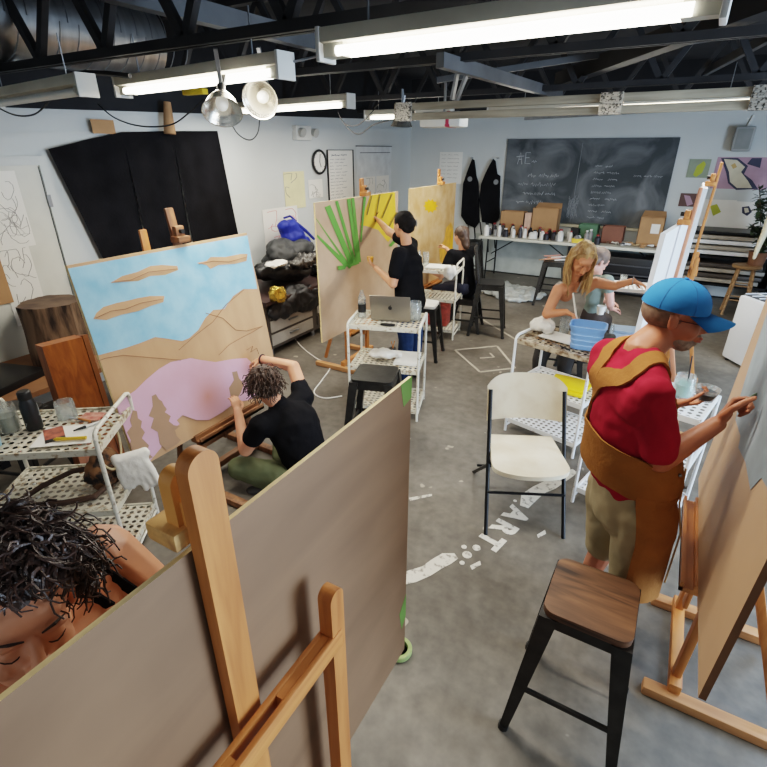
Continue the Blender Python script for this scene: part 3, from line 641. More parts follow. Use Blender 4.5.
tM = panel('pink and sky-blue landscape mural with tan clouds on the left easel', 'painting', mo, (0, 1, 0), mup, 1.28, 1.2, .018, [BUFF, ply, plye], mn, layers=[(BLUE, sky, 'painted_sky'), (BUFF, c1, 'painted_cloud'), (BUFF, c2, 'painted_cloud'), (BUFF, c3, 'painted_cloud'), (PINK, hills, 'painted_hill'), (TREE, tr1, 'painted_tree'), (TREE, tr2, 'painted_tree'), (TREE, tr3, 'painted_tree')])
def lines_on(T, pxl, r, m, name, z=.008):
    t, o, u, up, n = T; q = MB()
    for pts in pxl: q.tube([atp(x, y, o, n) + n * z for x, y in pts], r, 4)
    return q.build(name, m, t, w=1)
lines_on(tM, [[(94, 362), (105, 358), (122, 355), (145, 357), (180, 360)], [(178, 350), (195, 335), (212, 322), (225, 305), (243, 290)], [(205, 313), (222, 318), (235, 330), (246, 331), (262, 326)], [(218, 355), (228, 345), (240, 338), (250, 333), (262, 326)], [(111, 282), (130, 280), (148, 272), (165, 270), (176, 269)], [(95, 318), (110, 311), (125, 309), (140, 303), (162, 299)], [(198, 264), (212, 261), (228, 262), (246, 257)], [(246, 350), (252, 346), (250, 352), (256, 348), (258, 354)]], .0022, PLT, 'pencil_line')
easel('aged brown easel carrying the pink and blue landscape mural', (-2.5, 2.1, 0), PI, .44, 1.63, 1.83, w=.6, lean=.146, up_h=1.15, foot=(-.42, .36), m=(oldw, oldwy, oldw), upr=.22, hrails=(.32, .9), off=0)
q = MB(); q.bar((-2.76, 1.96, .4), (-2.78, 1.93, 1.72), .05, .02, (1, 0, 0), .008); o = q.build('easel_mast_slat', beech, None, loc=(-2.76, 1.96, 0)); o.name = 'slotted_easel_slat'; tag(o, 'rounded slotted wooden slat showing above the mural, left of its mast', 'slat')
# ================================================================ green ray board and yellow board
GR = mat('leaf_green_paint', S(96, 156, 62), .6, amt=.1); YL = mat('yellow_paint', S(232, 190, 52), .6, amt=.08); OLV = mat('dark_ray_line', S(120, 104, 40), .6)
go = V((-2.76, 3.6, .46))
def ray_(x0, y0, x1, y1, w0, w1): 
    dx, dy = x1 - x0, y1 - y0; l = math.hypot(dx, dy); nx, ny = -dy / l, dx / l
    return [(x0 + nx * w0 / 2, y0 + ny * w0 / 2), (x1 + nx * w1 / 2, y1 + ny * w1 / 2), (x1 - nx * w1 / 2, y1 - ny * w1 / 2), (x0 - nx * w0 / 2, y0 - ny * w0 / 2)]
gl = [(YL, [(370, 194), (395, 190), (396, 232), (388, 242), (378, 230), (366, 226), (360, 225)], 'yellow_field')]
for a in ((350, 268, 313, 219, 3, 2.5), (347, 266, 315, 236, 5, 5), (352, 266, 327, 206, 5, 6), (355, 265, 336, 201, 3, 3), (357, 264, 348, 199, 3, 3.5), (359, 262, 352, 198, 2.5, 3), (360, 242, 364, 197, 1.5, 2.5), (389, 246, 397, 238, 3, 3)): gl.append((GR, ray_(*a), 'green_ray'))
for a in ((366, 215, 371, 194, 1, 1), (374, 222, 379, 193, 1, 1), (381, 218, 391, 194, 1, 1), (385, 232, 396, 212, 1, 1)): gl.append((OLV, ray_(*a), 'dark_ray'))
gl.append((GR, [(336, 266), (344, 265), (344, 269), (337, 270)], 'green_dab'))
PLF = mat('warm_ply_face', S(206, 172, 142), .6, scale=2.4, c2=S(186, 150, 118), thr=(.35, .65))
panel('plywood board with painted green rays and a yellow corner', 'painting', go, (0, 1, 0), (0, 0, 1), 1.5, 1.28, .016, [PLF, ply, plye], (1, 0, 0), layers=gl)
easel('beech easel behind the board of green rays', (-2.76, 4.3, 0), PI, .46, 1.74, 1.9, w=.6, up_h=1.15, foot=(-.4, .4), m=(beech, beechy, beechx), off=-.1)
yo = V((-2.9, 5.65, .46)); SUN = mat('sun_yellow', S(236, 178, 30), .6)
YL2 = mat('ochre_glow', S(224, 164, 60), .6, amt=.2, scale=12)
cx, cy = 430.5, 206; sunp = [(cx + (7.5 if k % 2 == 0 else 5.2) * math.cos(PI * k / 10), cy + (7.5 if k % 2 == 0 else 5.2) * math.sin(PI * k / 10)) for k in range(20)]
yl = [(SUN, sunp, 'painted_sun'), (YL2, [(440, 262), (439, 250), (444, 240), (446, 228), (451, 222), (455, 232), (460, 240), (461, 262)], 'painted_glow'), (SUN, [(448, 262), (450, 240), (452, 228), (455, 240), (456, 262)], 'painted_flame')]
YP = mat('peach_ply_face', S(214, 182, 138), .6, scale=5, c2=S(196, 152, 96), thr=(.35, .65))
panel('peach plywood board with a yellow sun beside the black aprons', 'painting', yo, (0, 1, 0), (0, 0, 1), 1.45, 1.27, .016, [YP, ply, plye], (1, 0, 0), layers=yl)
easel('beech easel behind the yellow sun board', (-2.9, 6.3, 0), PI, .46, 1.73, 1.92, w=.6, up_h=1.15, foot=(-.3, .3), m=(beech, beechy, beechx), off=-.25)
# ================================================================ right-hand easel and grey-blue painting
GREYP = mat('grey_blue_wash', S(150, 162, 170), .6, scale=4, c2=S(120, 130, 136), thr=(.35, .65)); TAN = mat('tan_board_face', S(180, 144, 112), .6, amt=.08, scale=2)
ro = V((.345, 2.52, .68))
T = panel('large tan board with grey-blue paint being painted by the man in the blue cap', 'painting', ro, (0, -1, 0), (.03, 0, 1), 1.25, 1.22, .02, [TAN, ply, mat('shade_brown_board_edge', S(112, 76, 48), .6)], (-1, 0, .03), layers=[(GREYP, [(775, 290), (757, 345), (748, 372), (741, 395), (736, 420), (741, 436), (739, 448), (746, 462), (751, 490), (762, 478), (775, 500), (800, 440), (820, 300)], 'grey_wash')])  # edge material is darkened brown to stand for the shade on it
easel('beech easel base and frame holding the man\'s large board at right', (.345, 2.05, 0), 0, .68, 1.9, 2.0, w=.54, lean=.03, up_h=1.25, foot=(-.06, .46), upr=.2, hrails=(.5,), m=(beech, beechy, beechx), xo=.02, clamp=False)
# ================================================================ blonde woman's easel and the next one behind
prim = mat('primed_white_board', S(226, 228, 230), .6, amt=.04)
panel('white primed board seen nearly edge-on beyond the blue cap', 'painting', (-.125, 3.55, .66), (.12, .95, 0), (.03, 0, 1), .98, 1.03, .03, [prim, prim, prim], (-.95, .12, .03))
easel('beech easel behind the white primed board', (-.03, 4.05, 0), -.125, .66, 1.69, 1.93, w=.5, lean=.03, up_h=1.2, upr=.18, foot=(-.25, .4), xo=.03, mast_w=.045, m=(wood('reddish_easel_wood', S(206, 142, 108), S(150, 90, 62), 2), beechy, beechx))
panel('pale grey canvas edge standing behind the white primed board', 'painting', (.06, 5.0, .7), (0, 1, 0), (.03, 0, 1), .9, 1.17, .035, [mat('pale_grey_canvas', S(196, 196, 190), .7), mat('linen_back', S(180, 170, 150), .8), prim], (-1, 0, .03))
easel('tall beech easel furthest back in the right-hand row', (.09, 5.3, 0), 0, .7, 1.87, 2.06, w=.5, lean=.03, up_h=1.3, upr=.16, foot=(-.25, .4), xo=.03)
# ================================================================ carts
ctl = cart('paint-spattered white utility cart at far left holding jars and papers', (-2.68, 1.08), math.radians(36), .68, .47, .8, (.1, .42), .1, perfm=dusty, topm=dusty, hoops=(1, -1))
ct1 = cart('white cart carrying the open silver laptop behind the dark stool', (-1.99, 3.53), math.radians(18), .6, .44, .84, (.1, .47), .02, perfm=dusty, topm=dusty)
ct3 = cart('white cart beside the seated painter in black', (-2.47, 5.62), math.radians(10), .55, .4, .84, (.12, .5), .1, perfm=dusty)
ctb = cart('white cart holding the blue tub in front of the blonde woman', (-.57, 3.80), math.radians(-15), .6, .46, .82, (.12, .45), .03, enamel=cartw2, perfm=cartw2, topm=mat('stained_brown_shelf', S(186, 172, 150), .55, scale=18, c2=S(112, 86, 62), thr=(.42, .55)), hoops=(-1,))
ctm = cart('tall white cart hidden behind the man in the blue cap', (.09, 3.10), math.radians(-13), .57, .42, .84, (.12, .5), .2, enamel=cartw2, hoops=(-1,))
ctr = cart('small white wire cart behind the blonde woman by the white board', (-.30, 5.75), math.radians(10), .40, .35, .86, (.3,), .04, enamel=cartw2)
def on(t, x, y, z): return INV[t.name].inverted() @ V((x, y, z))
# ================================================================ stools
stool('near bistro stool with dark metal legs and worn wooden seat', (.013, 1.523, 0), 0, .66, wood('worn_dark_seat_wood', S(138, 98, 70), S(44, 30, 24), 0, .45, 3.2, 6, .4), .3)
stool('dark metal stool in front of the laptop cart', (-1.72, 2.86, 0), math.radians(18), .66, w=.31)
stool('dark metal stool with tall backrest behind the seated painter in black', (-1.90, 5.98, 0), math.radians(105), .66, w=.32, backrest=True)
stool('dark stool partly hidden right of the standing woman in black', (-2.27, 4.85, 0), math.radians(12), .62, mat('white_seat_pad', S(214, 210, 204), .7), w=.28)
stool('tall dark stool against the wall below the aprons', (-3.05, 8.35, 0), math.radians(5), .74, w=.28)
stool('dark stool in front of the paint table holding brushes and rags', (-1.5, 7.75, 0), math.radians(5), .66, w=.32)
stool('dark metal stool behind the blue-tub cart under the blonde woman', (-.72, 4.72, 0), math.radians(10), .62, w=.3)
stool('dark stool at the lower left edge behind the jars cart', (-3.55, 1.25, 0), math.radians(20), .6, w=.28)
# folding chair
t = thing('folding_chair', 'white plastic folding chair with black metal legs in the aisle', 'chair', (-.528, 2.68, 0), math.radians(26))
cream = mat('cream_plastic', S(222, 212, 190), .5, scale=6, c2=S(206, 190, 162), thr=(.3, .6))
w2 = .235
# local: front = -y
for s in (-1, 1):
    MB().tube([(s * w2, -.24, 0), (s * (w2 - .005), -.02, .42), (s * (w2 - .01), .17, .8)], .0125, 10).build('front_leg', blackm, t)
    MB().tube([(s * (w2 + .01), .42, 0), (s * (w2 - .03), -.08, .43)], .0125, 10).build('rear_leg', blackm, t)
MB().tube([(-w2, -.13, .24), (w2, -.13, .24)], .009, 8).build('cross_bar', blackm, t); MB().tube([(-w2, .36, .1), (w2, .36, .1)], .009, 8).build('cross_bar', blackm, t)
sp = []
for k in range(25):
    a = PI * k / 24; sp.append((-.225 * math.cos(a) * (1 + .06 * math.sin(a)), -.13 - .13 * math.sin(a) ** .8, .43))
sp = [(-.20, .2, .43)] + sp + [(.20, .2, .43)]
q = MB(); q.poly(sp, (0, 0, .028)); q.build('seat', cream, t, smooth=.5)
def bk(u, v):
    x = -.245 + .49 * u; e = 1 - abs(2 * u - 1) ** 5; top = .66 + .22 * (.72 + .28 * e); z = .62 + (top - .62) * v + .0; return (x, .115 + .14 * (z - .62) / .3 - .05 * abs(2 * u - 1) ** 2 + .03, z)
q = MB(); q.sheet(bk, 20, 8); bmesh.ops.solidify(q.bm, geom=q.bm.faces[:], thickness=.014); q.build('backrest', cream, t, smooth=.6)
# ================================================================ ceiling things
def fixture(label, p0, p1, lit=True, energy=26, group=None):
    p0, p1 = V(p0), V(p1); c = (p0 + p1) / 2; L = (p1 - p0).length; a = math.atan2(p1.y - p0.y, p1.x - p0.x); l = L / 2
    t = thing('fluorescent_light', label, 'ceiling light', c, a, group)
    MB().box(-l, l, -.055, .055, .03, .085, bev=.008).build('housing', mat('fixture_beige', S(190, 184, 168), .5), t)
    for s in (-1, 1): MB().box(s * l - .01, s * l + .01, -.058, .058, -.035, .088, bev=.004).build('end_plate', white, t); MB().box(s * (l - .06) - .05, s * (l - .06) + .05, -.03, .03, -.02, .03).build('lamp_socket', mat('socket_grey', S(176, 174, 160), .5), t)
    for y in (-.027, .027):
        MB().cyl((-l + .08, y, -.0), (l - .08, y, -.0), .019, n=12).build('tube', tubeglow if lit else white, t)
    for s in (-1, 1): MB().bar((s * l * .7, 0, .085), (s * l * .7, 0, .3), .006, .006).build('hanger', steel, t)
    if lit:
        ld = bpy.data.lights.new('tube_light', 'AREA'); ld.shape = 'RECTANGLE'; ld.size = L - .1; ld.size_y = .1; ld.energy = energy; ld.color = (1, .93, .8)
        lo = bpy.data.objects.new('tube_light', ld); C.objects.link(lo); lo.parent = t; lo.location = (0, 0, -.035)
    return t
fixture('near lit fluorescent fixture crossing the top right of the view', (-1.46, 2.04, 2.52), (-.02, 2.0, 2.52), energy=30)
fixture('lit fluorescent fixture above the mural, beside the clamp lamps', (-3.42, 2.44, 2.50), (-1.86, 2.25, 2.50), energy=34)
fixture('lit fluorescent fixture over the left wall beyond the clamp lamps', (-4.4, 4.47, 2.52), (-2.8, 4.26, 2.52), energy=34)
fixture('short-looking far fluorescent fixture near the room corner', (-3.78, 6.12, 2.52), (-2.6, 6.1, 2.52), energy=30)
fixture('long lit fluorescent fixture in front of the chalkboard wall', (-2.05, 5.85, 2.50), (.5, 5.55, 2.50), energy=60)
fixture('unlit fluorescent fixture at the top left over the door', (-4.6, 2.2, 2.46), (-3.12, 2.0, 2.46), lit=False)
fixture('lit fluorescent fixture over the right side by the roll-up door', (1.6, 1.2, 2.52), (3.2, 1.2, 2.52), energy=26)
# twin timber rail with silver brackets
t = thing('ceiling_rail', 'pair of long timber rails with silver brackets hung across the ceiling', 'rail', (-1, 4.1, 2.45)); rw = wood('grey_timber', S(176, 166, 146), S(138, 128, 110), 0, .6)
zA, zB = at(402, 103, y=4.1).z, at(402, 117, y=4.1).z
for z, n in ((zA - .03, 'rail'), (zB, 'rail')): MB().box(-2.25, 1.3, 4.07, 4.12, z - .025, z + .025, bev=.004).build(n, rw, t, w=1)
for px in (406, 613, 765):
    x = at(px, 95, y=4.1).x; q = MB(); q.box(x - .07, x + .07, 4.05, 4.07, zB - .03, zA + .0); q.box(x - .07, x + .07, 4.12, 4.14, zB - .03, zA)
    for k in range(5): q.box(x - .06, x + .06, 4.03, 4.05, zB - .02 + k * .027, zB - .01 + k * .027)
    q.build('bracket', mat('bright_bracket', S(196, 190, 180), .35, .6, scale=60, c2=S(70, 66, 60), thr=(.4, .5)), t, w=1)
q = MB(); q.bar(at(459, 65, y=4.2), at(452, 100, y=4.2), .05, .02).bar(at(470, 66, y=4.2), at(456, 102, y=4.2), .05, .02).build('hanger_bracket', steel, t, w=1)
p = at(525, 117, y=8.9); q = MB(); q.bar(at(525, 117, y=8.9), at(790, 101, y=8.9), .08, .09); o = q.build('steel_channel', steel, None, loc=(p.x, 8.9, p.z)); tag(o, 'long grey steel channel along the top of the chalkboard wall', 'channel')
# spiral duct
t = thing('spiral_duct', 'shiny round spiral air duct at the top left behind the joists', 'duct', (-4.2, 3.3, 3.0)); q = MB(); A = at(-60, 60, z=2.95); 
d0_, d1_ = V((-4.5, 1.4, 2.98)), V((-4.45, 3.5, 3.0)); q.cyl(d0_, d1_, .27, n=36); q.build('pipe', mat('galvanised', S(170, 172, 174), .3, .9, amt=.2, scale=3, stretch=(1, 6, 1)), t, w=1)
q = MB()
for k in range(16):
    c = d0_.lerp(d1_, k / 15); dd = (d1_ - d0_).normalized(); r, d, u = frame(dd)
    q.tube([c + (r * math.cos(a) + u * math.sin(a)) * .272 + dd * (.22 * a / (2 * PI)) for a in (2 * PI * j / 30 for j in range(31))], .005, 5)
q.build('seam', steel, t, w=1)
# clamp lamps
def clamplamp(label, p, tilt):
    t = thing('clamp_lamp', label, 'lamp', p, 0, 'clamp work lamps'); M = Euler(tilt).to_matrix().to_4x4()
    q = MB(); q.lathe([(.03, .06), (.04, .05), (.075, .0), (.098, -.055), (.104, -.06), (.1, -.058), (.074, -.002), (.036, .045), (.0005, .05)], n=28, M=M); q.build('reflector', alum, t)
    MB().ell((0, 0, -.0), (.033, .033, .045), M).build('bulb', mat('frosted_bulb', S(230, 226, 214), .3, emit=.4), t); MB().tube([M @ V((0, 0, .05)), M @ V((0, 0, .11))], .022, 12).build('socket', blackp, t)
    MB().bar(M @ V((0, 0, .11)), M @ V((0, .02, .19)), .03, .015).bar(M @ V((0, 0, .11)), V((0, 0, .24)), .02, .02).build('clamp', steel, t)
clamplamp('large bowl clamp lamp pointing down-left, left of the pair', at(222, 103, y=2.15), (-.5, -.5, 0))
clamplamp('round clamp lamp facing the camera, right of the pair', at(263, 97, y=2.5), (-1.25, 0, .4))
clamplamp('far clamp lamp hanging by the timber rail end', at(402, 119, y=4.6), (.1, .1, 0))
p = at(444, 121, y=5.2); t = thing('projector', 'white rounded box with a red stripe hanging under the ceiling', 'projector', p); MB().box(-.22, .22, -.12, .12, -.06, .08, bev=.03).build('case', white, t); MB().box(.05, .12, -.124, .124, -.063, .083, bev=.03).build('stripe', mat('magenta_stripe', S(178, 40, 76), .5), t); MB().bar((0, 0, .08), (0, 0, .35), .02, .02).build('hanger', steel, t)
p = at(195, 92, y=3.3); o = MB().box(-.12, .12, -.03, .03, -.02, .02, bev=.006).build('yellow_level', mat('tool_yellow', S(220, 186, 40), .5), None); o.location = p; o.name = 'yellow_bar'; tag(o, 'small yellow bar on the beam above the clamp lamps', 'bar')
def cable(label, pts, r=.006, m=blackp, name='cable', sub=6):
    P = [V(p) for p in pts]; out = []
    for i in range(len(P) - 1):
        a, b, c, d = P[max(i - 1, 0)], P[i], P[i + 1], P[min(i + 2, len(P) - 1)]
        for k in range(sub):
            t = k / sub; out.append(.5 * ((2 * b) + (c - a) * t + (2 * a - 5 * b + 4 * c - d) * t * t + (3 * b - a - 3 * c + d) * t ** 3))
    out.append(P[-1]); o = MB().tube(out, r, 6).build(name, m, None, loc=P[0]); tag(o, label, 'cable'); return o
y_ = 3.0
cable('black cable looping at the top left under the duct', [at(x, y, y=2.2) for x, y in ((-12, 92), (-5, 105), (15, 115), (35, 114), (52, 98), (70, 78))])
cable('thick black cable bundle along the beam at top left', [at(x, y, y=2.2) for x, y in ((-12, 90), (10, 90), (45, 84), (75, 74), (100, 73), (130, 76))], .014)
cable('black cord sagging over the curtain between beam and clamp lamp', [at(x, y, y=y_) for x, y in ((98, 104), (115, 118), (140, 126), (170, 125), (190, 112), (205, 98))])
cable('thin cord looping below the right clamp lamp', [at(x, y, y=y_) for x, y in ((228, 118), (238, 134), (250, 140), (258, 132), (260, 112))], .004)
cable('black cord looping between far fixture and timber rail', [at(x, y, y=4.6) for x, y in ((340, 118), (350, 130), (360, 134), (375, 124), (402, 118))], .006)
cable('second black cord looping near the room corner ceiling', [at(x, y, y=4.6) for x, y in ((338, 112), (345, 124), (358, 125), (372, 112), (382, 98))], .005)
cable('grey cord swinging between the two lit fixtures', [at(x, y, y=2.3) for x, y in ((292, 62), (310, 58), (326, 54))], .006, steel)
cable('white extension cord wandering over the floor by the drawer unit', [at(x, y, z=.006) for x, y in ((286, 318), (290, 330), (300, 345), (316, 358), (330, 366), (322, 380), (314, 392), (324, 398), (342, 396))], .006, paper)
# ================================================================ left bench with log and boards
bench = thing('workbench', 'low dark bench with plywood top along the left wall', 'bench', (-4.25, 1.9, 0))
MB().box(-4.8, -3.95, 1.2, 2.75, .46, .5).build('top', mat('brown_ply_top', S(140, 98, 66), .6, amt=.15), bench, w=1)
for x in (-4.75, -4.0):
    for y in (1.25, 2.7): MB().box(x - .03, x + .03, y - .03, y + .03, 0, .46).build('leg', blackm, bench, w=1)
t = thing('tree_stump', 'large barky tree stump section on the bench below the door sketches', 'stump', (-4.45, 2.1, .5))
bark = mat('tree_bark', S(122, 98, 78), .9, scale=12, c2=S(38, 28, 24), thr=(.4, .58), bump=.9, stretch=(1, 1, .18), bscale=14)
q = MB()
def sk(u, v):
    a = 2 * PI * u; r = .225 * (1 + .04 * math.sin(3 * a) + .025 * math.sin(7 * a + 1) + .02 * math.sin(17 * a)) * (1.0 + .05 * (1 - v)) + .012 * noise.noise(V((math.cos(a) * 6, math.sin(a) * 6, v * 2))); return (r * math.cos(a), r * math.sin(a), +.5 * v)
q.sheet(sk, 48, 10); q.build('bark', bark, t); q = MB()
q.poly([sk(k / 48, 1.0) for k in range(48)]); q.build('cut_face', mat('stump_top', S(120, 98, 80), .8, scale=5, c2=S(70, 52, 44)), t)
t = thing('wooden_portfolio_box', 'orange-brown wooden board case leaning beside the mural', 'box', (-3.5, 1.75, 0))
cw = wood('varnished_orange_ply', S(164, 96, 44), S(118, 62, 26), 2, .45)
A = [at(42, 347, x=-3.55), at(82, 337, x=-3.5), at(112, 425, x=-3.3), at(70, 430, x=-3.3)]
q = MB(); q.poly([A[0], A[1], V((A[2].x, A[2].y, 0.02)), V((A[3].x, A[3].y, 0.02))], (-.09, .0, 0)); q.build('front_board', cw, t, w=1)
q = MB(); q.bar(A[1] + V((-.045, .02, 0)), V((A[2].x - .045, A[2].y + .02, .02)), .035, .1, (1, 0, 0)); q.build('side_edge', mat('dark_case_edge', S(120, 70, 34), .5), t, w=1)
o = MB().box(-.3, .3, -.22, .22, 0, .06, bev=.01).build('dark_case', blackm, None); o.location = (-4.42, 1.52, .5); o.rotation_euler = (0, 0, .3); o.name = 'instrument_case'; tag(o, 'flat black case lying on the left bench by the frame edge', 'case')
# ================================================================ cluttered drawer unit by left wall
t = thing('drawer_unit', 'dark flat-file drawer unit under the blue backpack', 'cabinet', (-3.95, 4.75, 0)); 
wd = mat('dark_drawer_face', S(70, 62, 56), .5); lt = mat('pale_drawer_face', S(158, 150, 138), .6)
MB().box(-4.7, -3.75, 3.9, 5.7, .08, .62).build('carcass', wd, t, w=1)
for k, z in enumerate((.12, .28, .44)):
    for j, (y0, y1) in enumerate(((3.95, 4.7), (4.8, 5.6))):
        o = MB().box(-3.75, -3.735, y0, y1, z, z + .13, bev=.003).build('drawer', lt if j == 0 or k == 1 else wd, t, w=1); MB().box(-3.735, -3.715, (y0 + y1) / 2 - .08, (y0 + y1) / 2 + .08, z + .07, z + .085).build('handle', steel, o, w=1)
for y in (3.98, 4.75, 5.6): MB().cyl((-3.8, y, 0), (-3.8, y, .08), .03, n=10).build('caster', steel, t, w=1)
MB().box(-4.75, -3.68, 3.85, 5.75, .62, .66).build('top', mat('maroon_edge_top', S(64, 46, 44), .5), t, w=1)
def lump(name, label, cat, c, r, m, n=5, disp=.05, seed=1, vox=.02, ds=6, group=None):
    R = random.Random(seed); q = MB(); 
    for k in range(n): q.ell([c[i] + R.uniform(-.45, .45) * r[i] for i in (0, 1, 2)], [r[i] * R.uniform(.5, .7) for i in (0, 1, 2)], sub=2)
    q.ell(c, [x * .75 for x in r], sub=2); o = blob(q, name, m, None, vox, 2, loc=(c[0], c[1], c[2] - r[2]), disp=disp, dscale=ds); return tag(o, label, cat, group)
bag = mat('black_bag_nylon', S(26, 26, 29), .5, amt=.4, scale=4, bump=.5, bscale=12)
lump('duffel_bag', 'black duffel bag slumped on the drawer unit front', 'bag', (-4.05, 4.55, .82), (.3, .42, .15), bag, 6, .05, 3)
lump('duffel_bag', 'dark grey bag behind the duffel against the wall', 'bag', (-4.45, 5.2, .9), (.22, .45, .22), mat('dark_grey_nylon', S(58, 60, 62), .6, amt=.3), 6, .04, 4)
lump('plastic_bag', 'crinkled black plastic heap nearest the green ray board', 'bag', (-3.95, 5.3, .8), (.2, .3, .14), mat('shiny_black_plastic', S(24, 24, 26), .2, bump=.8, bscale=14), 6, .07, 5, ds=9)
lump('black_sheet', 'black plastic sheet hanging down over the front of the drawer unit', 'plastic sheet', (-3.74, 4.5, .54), (.09, .62, .2), bag, 10, .04, 14, ds=9)
lump('tool_heap', 'heap of grey tools and wire on top of the bags', 'tools', (-3.8, 4.75, .95), (.12, .3, .06), mat('grey_tool_metal', S(92, 90, 88), .4, .5, amt=.5, scale=20), 9, .06, 15, vox=.014, ds=22)
p = at(270, 290, x=-3.7); lump('foil_bag', 'crumpled gold foil bag hanging over the drawer unit', 'bag', (-3.62, p.y + .02, .72), (.08, .15, .11), mat('gold_foil', S(214, 178, 84), .25, .8, bump=.8, bscale=20), 5, .05, 6, vox=.012, ds=14)
lump('paper_heap', 'crumpled white papers on the bags', 'paper', (-3.85, 4.25, .99), (.12, .22, .03), rag, 6, .02, 8, vox=.012, ds=12)
t = thing('backpack', 'bright blue backpack hanging on the left wall above the drawer unit', 'backpack', at(293, 250, x=XL + .3)); bb_ = mat('royal_blue_nylon', S(26, 44, 150), .6, amt=.2, scale=6, bump=.4, bscale=10)
P0 = lambda x, y, X=XL + .3: at(x, y, x=X)
q = MB(); q.cap(P0(290, 228), P0(297, 243), .12, .16).cap(P0(284, 226), P0(290, 245), .08, .11).cap(P0(296, 232), P0(306, 243), .09, .07); blob(q, 'bag_body', bb_, t, .02, 3, disp=.03, dscale=8)
MB().tube([P0(297, 224), P0(306, 231), P0(314, 239)], [.03, .025, .02], 6).tube([P0(284, 218, XL + .1), P0(290, 216, XL + .1), P0(296, 221)], .015, 6).build('strap', bb_, t, w=1)
# ================================================================ aprons
t0 = thing('hanging_apron', 'black apron hanging on the back wall, left of the pair', 'apron', at(471, 190, y=YB - .06), 0, 'black aprons on the wall')
def apron(t, pts, spot):
    q = MB(); P = [at(x, y, y=YB - .08) for x, y in pts]; q.poly(P, (0, .03, 0)); 
    q.build('cloth', blackc, t, w=1); a = at(spot[0], spot[1], y=YB - .09); MB().cyl(a, a + V((0, -.008, 0)), .045, n=16).build('badge', mat('badge_grey', S(120, 122, 124), .6), t, w=1)
    k = at(spot[0] + 2, pts[0][1] - 1, y=YB - .05); MB().cyl(k + V((0, .05, 0)), k + V((0, -.05, 0)), .01, n=8).build('hook', steel, t, w=1)
apron(t0, [(472, 159), (474, 160), (476, 176), (478, 182), (479, 222), (475, 228), (466, 224), (461, 216), (463, 184), (467, 172)], (470, 179))
t1 = thing('hanging_apron', 'black apron hanging on the back wall, right of the pair', 'apron', at(491, 190, y=YB - .06), 0, 'black aprons on the wall')
apron(t1, [(493, 159), (495, 161), (497, 174), (500, 176), (499, 218), (494, 224), (482, 222), (479, 200), (481, 184), (485, 174), (489, 166)], (496, 182))
for (x, y, l) in ((466, 225, 'left'), (483, 222, 'right')):
    pass
q = MB()
for k in range(5): a = at(468 + k * 6, 222, y=YB - .1); b5 = at(467 + k * 7, 248 + 4 * (k % 2), y=YB - .1); q.tube([a, a.lerp(b5, .5) + V((.02, 0, 0)), b5], .012, 6)
o = q.build('apron_strings', blackc, None, loc=at(480, 235, y=YB - .1)); tag(o, 'tangle of black apron strings dangling below the aprons', 'strings')
# ================================================================ paint table on the back wall
yt0, yt1 = 8.72, 9.38; zt_ = at(530, 240, y=yt0).z; xt0 = at(479, 234, y=yt0).x; xt1 = .05
t = thing('folding_table', 'long white folding table covered with paint jars below the chalkboard', 'table', ((xt0 + xt1) / 2, 9.05, 0))
MB().box(xt0, xt1, yt0, yt1, zt_ - .045, zt_, bev=.012).build('tabletop', mat('table_plastic', S(206, 204, 192), .5, amt=.06), t, w=1)
for x in (xt0 + .15, xt0 + 1.55, xt1 - 1.55, xt1 - .15):
    q = MB(); q.tube([(x, yt0 + .08, zt_ - .05), (x, yt0 + .06, 0)], .014, 8).build('leg', blackm, t, w=1); MB().tube([(x, yt1 - .08, zt_ - .05), (x, yt1 - .06, 0)], .014, 8).build('leg', blackm, t, w=1)
    MB().tube([(x, yt0 + .07, .3), (x, yt1 - .07, .3)], .01, 8).build('leg_brace', blackm, t, w=1)
for x, d in ((xt0 + .15, .45), (xt0 + 1.55, -.45), (xt1 - .15, -.45), (xt1 - 1.55, .45)): MB().tube([(x, 9.05, .42), (x + d, 9.05, zt_ - .05)], .01, 8).build('folding_brace', blackm, t, w=1)
def jar(label, loc, h, r, m, lid=None, name='paint_bottle', cat='bottle', group=None):
    t = thing(name, label, cat, loc, random.uniform(0, 6), group); q = MB(); q.lathe([(.001, 0), (r, 0), (r, h * .68), (r * .5, h * .82), (r * .5, h * .88)] if lid else [(.001, 0), (r, 0), (r, h), (r * .92, h), (r * .9, .006), (.001, .006)], n=16); q.build('body', m, t)
    if lid: MB().lathe([(r * .55, h * .88), (r * .55, h), (.001, h)], n=14).build('lid', lid, t)
    return t
bw = mat('white_bottle', S(224, 222, 218), .45); bk_ = mat('dark_bottle', S(46, 44, 50), .4); lidc = [blackp, white, mat('red_lid', S(150, 50, 44), .5), blackp]
R = random.Random(5); xs = at(483, 230, y=yt0).x; xe = at(603, 236, y=yt0).x; n = 22
for k in range(n):
    x = xs + (xe - xs) * k / n + R.uniform(-.02, .02); hh = R.uniform(.12, .24); r_ = R.uniform(.03, .052); x += R.uniform(-.03, .03)
    where = 'near the left end of' if k < 5 else 'before the cardboard boxes on' if k < 13 else 'mid-way along'
    m_ = R.choice((bw, bw, bk_, mat('grey_bottle', S(130, 128, 126), .5), bw)); jar('paint bottle of the mixed row %s the back table' % where, (x, yt0 + R.uniform(.1, .2), zt_), hh, r_, m_, R.choice(lidc), group='paint bottles %s the back table' % where)
for k in range(10):
    x = xs + (xe - xs) * (k + .5) / 12; jar('small paint pot in the rear row on the back table', (x, yt0 + .36 + R.uniform(-.03, .03), zt_), R.uniform(.13, .22), .04, R.choice((bw, bk_)), R.choice(lidc), group='rear paint pots on the back table')
